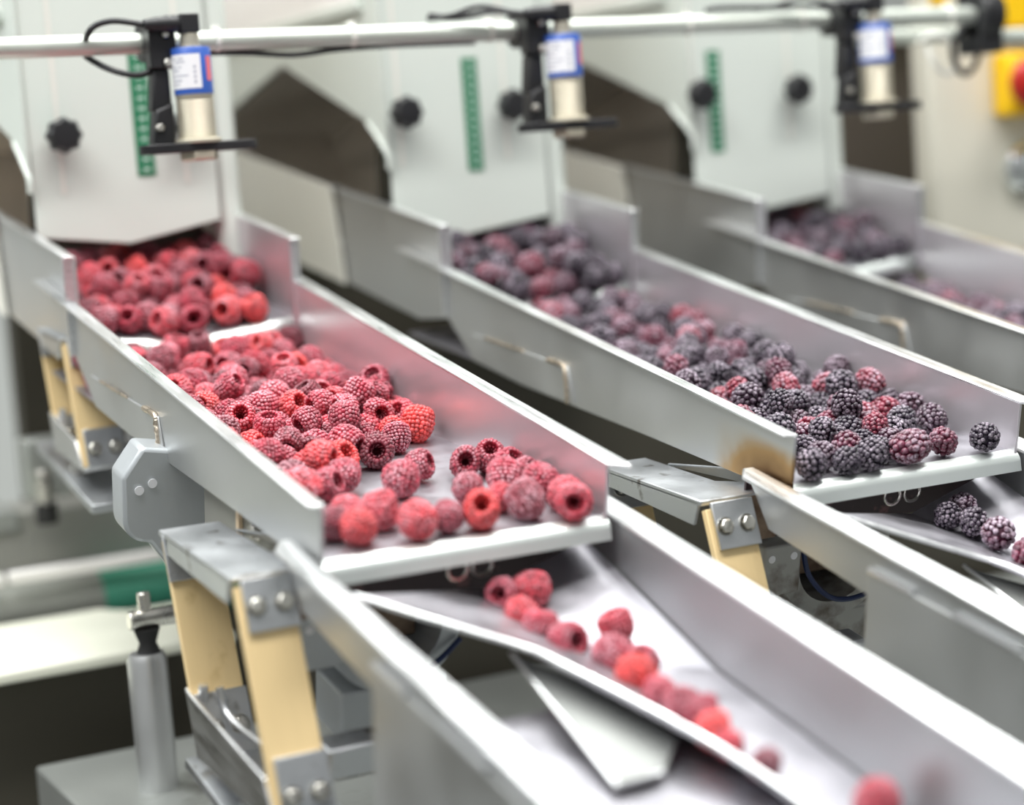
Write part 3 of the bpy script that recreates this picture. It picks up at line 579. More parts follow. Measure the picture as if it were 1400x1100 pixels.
# ------------------------------------------------------------------ berries
def ico(sub=2):
    bm = bmesh.new(); bmesh.ops.create_icosphere(bm, subdivisions=sub, radius=1); v = [x.co.copy() for x in bm.verts]; f = [[q.index for q in p.verts] for p in bm.faces]; bm.free(); return v, f
ICO = ico(2)
def berry_mesh(name, kind, seed):
    """outer radius 1; +Z is the stalk end"""
    rnd = random.Random(seed); V = []; F = []; fr = []; tn = []
    def drup(c, n, r, flat):
        n = n.normalized(); o = len(V); q = Vector((0, 0, 1)).rotation_difference(n).to_matrix(); r = r*rnd.uniform(.88, 1.12); tone = rnd.random(); sx = rnd.uniform(.92, 1.1)
        for v in ICO[0]:
            V.append(c+q @ Vector((v.x*r*sx, v.y*r, v.z*r*flat))); fr.append(max(0, v.z)); tn.append(tone)
        F.extend([[i+o for i in f] for f in ICO[1]])
    def core(prof, n=20):
        o = len(V)
        for (r, z) in prof:
            for k in range(n):
                a = 2*math.pi*k/n; V.append(Vector((r*math.cos(a), r*math.sin(a), z))); fr.append(0.); tn.append(.15)
        for i in range(len(prof)-1):
            for k in range(n):
                l = (k+1) % n; F.append([o+i*n+k, o+i*n+l, o+(i+1)*n+l, o+(i+1)*n+k])
    if kind == 'rasp':
        st = rnd.uniform(.86, 1.08)
        rings = [(.60, .84, 17, .7), (.76, .76, 20, .45), (.865, .58, 22, .2), (.90, .36, 23, .08), (.905, .13, 23, 0), (.89, -.10, 22, -.1), (.83, -.32, 20, -.28), (.73, -.52, 17, -.5), (.59, -.69, 14, -.8), (.42, -.82, 10, -1.3), (.22, -.90, 5, -2.5), (.02, -.94, 1, -9)]
        for i, (r, z, n, sl) in enumerate(rings):
            ph = rnd.random()*6
            for k in range(n):
                a = 2*math.pi*k/n+ph+rnd.uniform(-.06, .06); rr = r*rnd.uniform(.97, 1.03)
                nn = Vector((math.cos(a), math.sin(a), sl)) if i else Vector((math.cos(a)*.35, math.sin(a)*.35, 1))
                drup(Vector((rr*math.cos(a), rr*math.sin(a), z*st+rnd.uniform(-.02, .02))), nn, .150 if n > 1 else .15, .95)
        core([(.0001, -.50*st), (.16, -.46*st), (.28, -.15*st), (.37, .3*st), (.45, .70*st), (.54, .86*st), (.66, .88*st), (.80, .76*st), (.90, .50*st), (.925, .1*st), (.87, -.2*st), (.70, -.54*st), (.42, -.82*st), (.0001, -.92*st)])
        # tiny inner seeds of the hollow
        for z in (.15, .42, .64):
            for k in range(9):
                a = 2*math.pi*(k+z*3)/9; R = .25+.20*max(0, z); drup(Vector((R*math.cos(a), R*math.sin(a), z*st)), Vector((-math.cos(a), -math.sin(a), .2)), .09, .7)
    else:
        st = rnd.uniform(.95, 1.15); rows = [(.93, 3), (.78, 8), (.56, 12), (.29, 15), (.0, 16), (-.29, 15), (-.56, 12), (-.78, 8), (-.95, 3)]
        for z, n in rows:
            r = math.sqrt(max(0, 1-z*z))*.82; ph = rnd.random()*6
            if n == 1: r = 0
            for k in range(n):
                a = 2*math.pi*k/n+ph+rnd.uniform(-.12, .12); rr = r*rnd.uniform(.93, 1.05)
                drup(Vector((rr*math.cos(a), rr*math.sin(a), z*.84*st+rnd.uniform(-.04, .04))), Vector((math.cos(a)*r, math.sin(a)*r, z)), .200, .95)
        core([(.0001, -.84*st), (.4, -.74*st), (.76, -.35*st), (.80, .1*st), (.64, .52*st), (.25, .78*st), (.0001, .78*st)])
    me = bpy.data.meshes.new(name); me.from_pydata(V, [], F)
    for nm, dat in (('frost', fr), ('tone', tn)):
        at = me.attributes.new(nm, 'FLOAT', 'POINT'); at.data.foreach_set('value', dat)
    for p in me.polygons: p.use_smooth = True
    me.materials.append(M['rasp'] if kind == 'rasp' else M['black_berry'])
    return me
RM = [berry_mesh('raspberry', 'rasp', i) for i in range(7)]
BM = [berry_mesh('blackberry', 'black', 50+i) for i in range(7)]
RT = Matrix.Rotation(TILT, 4, 'X')
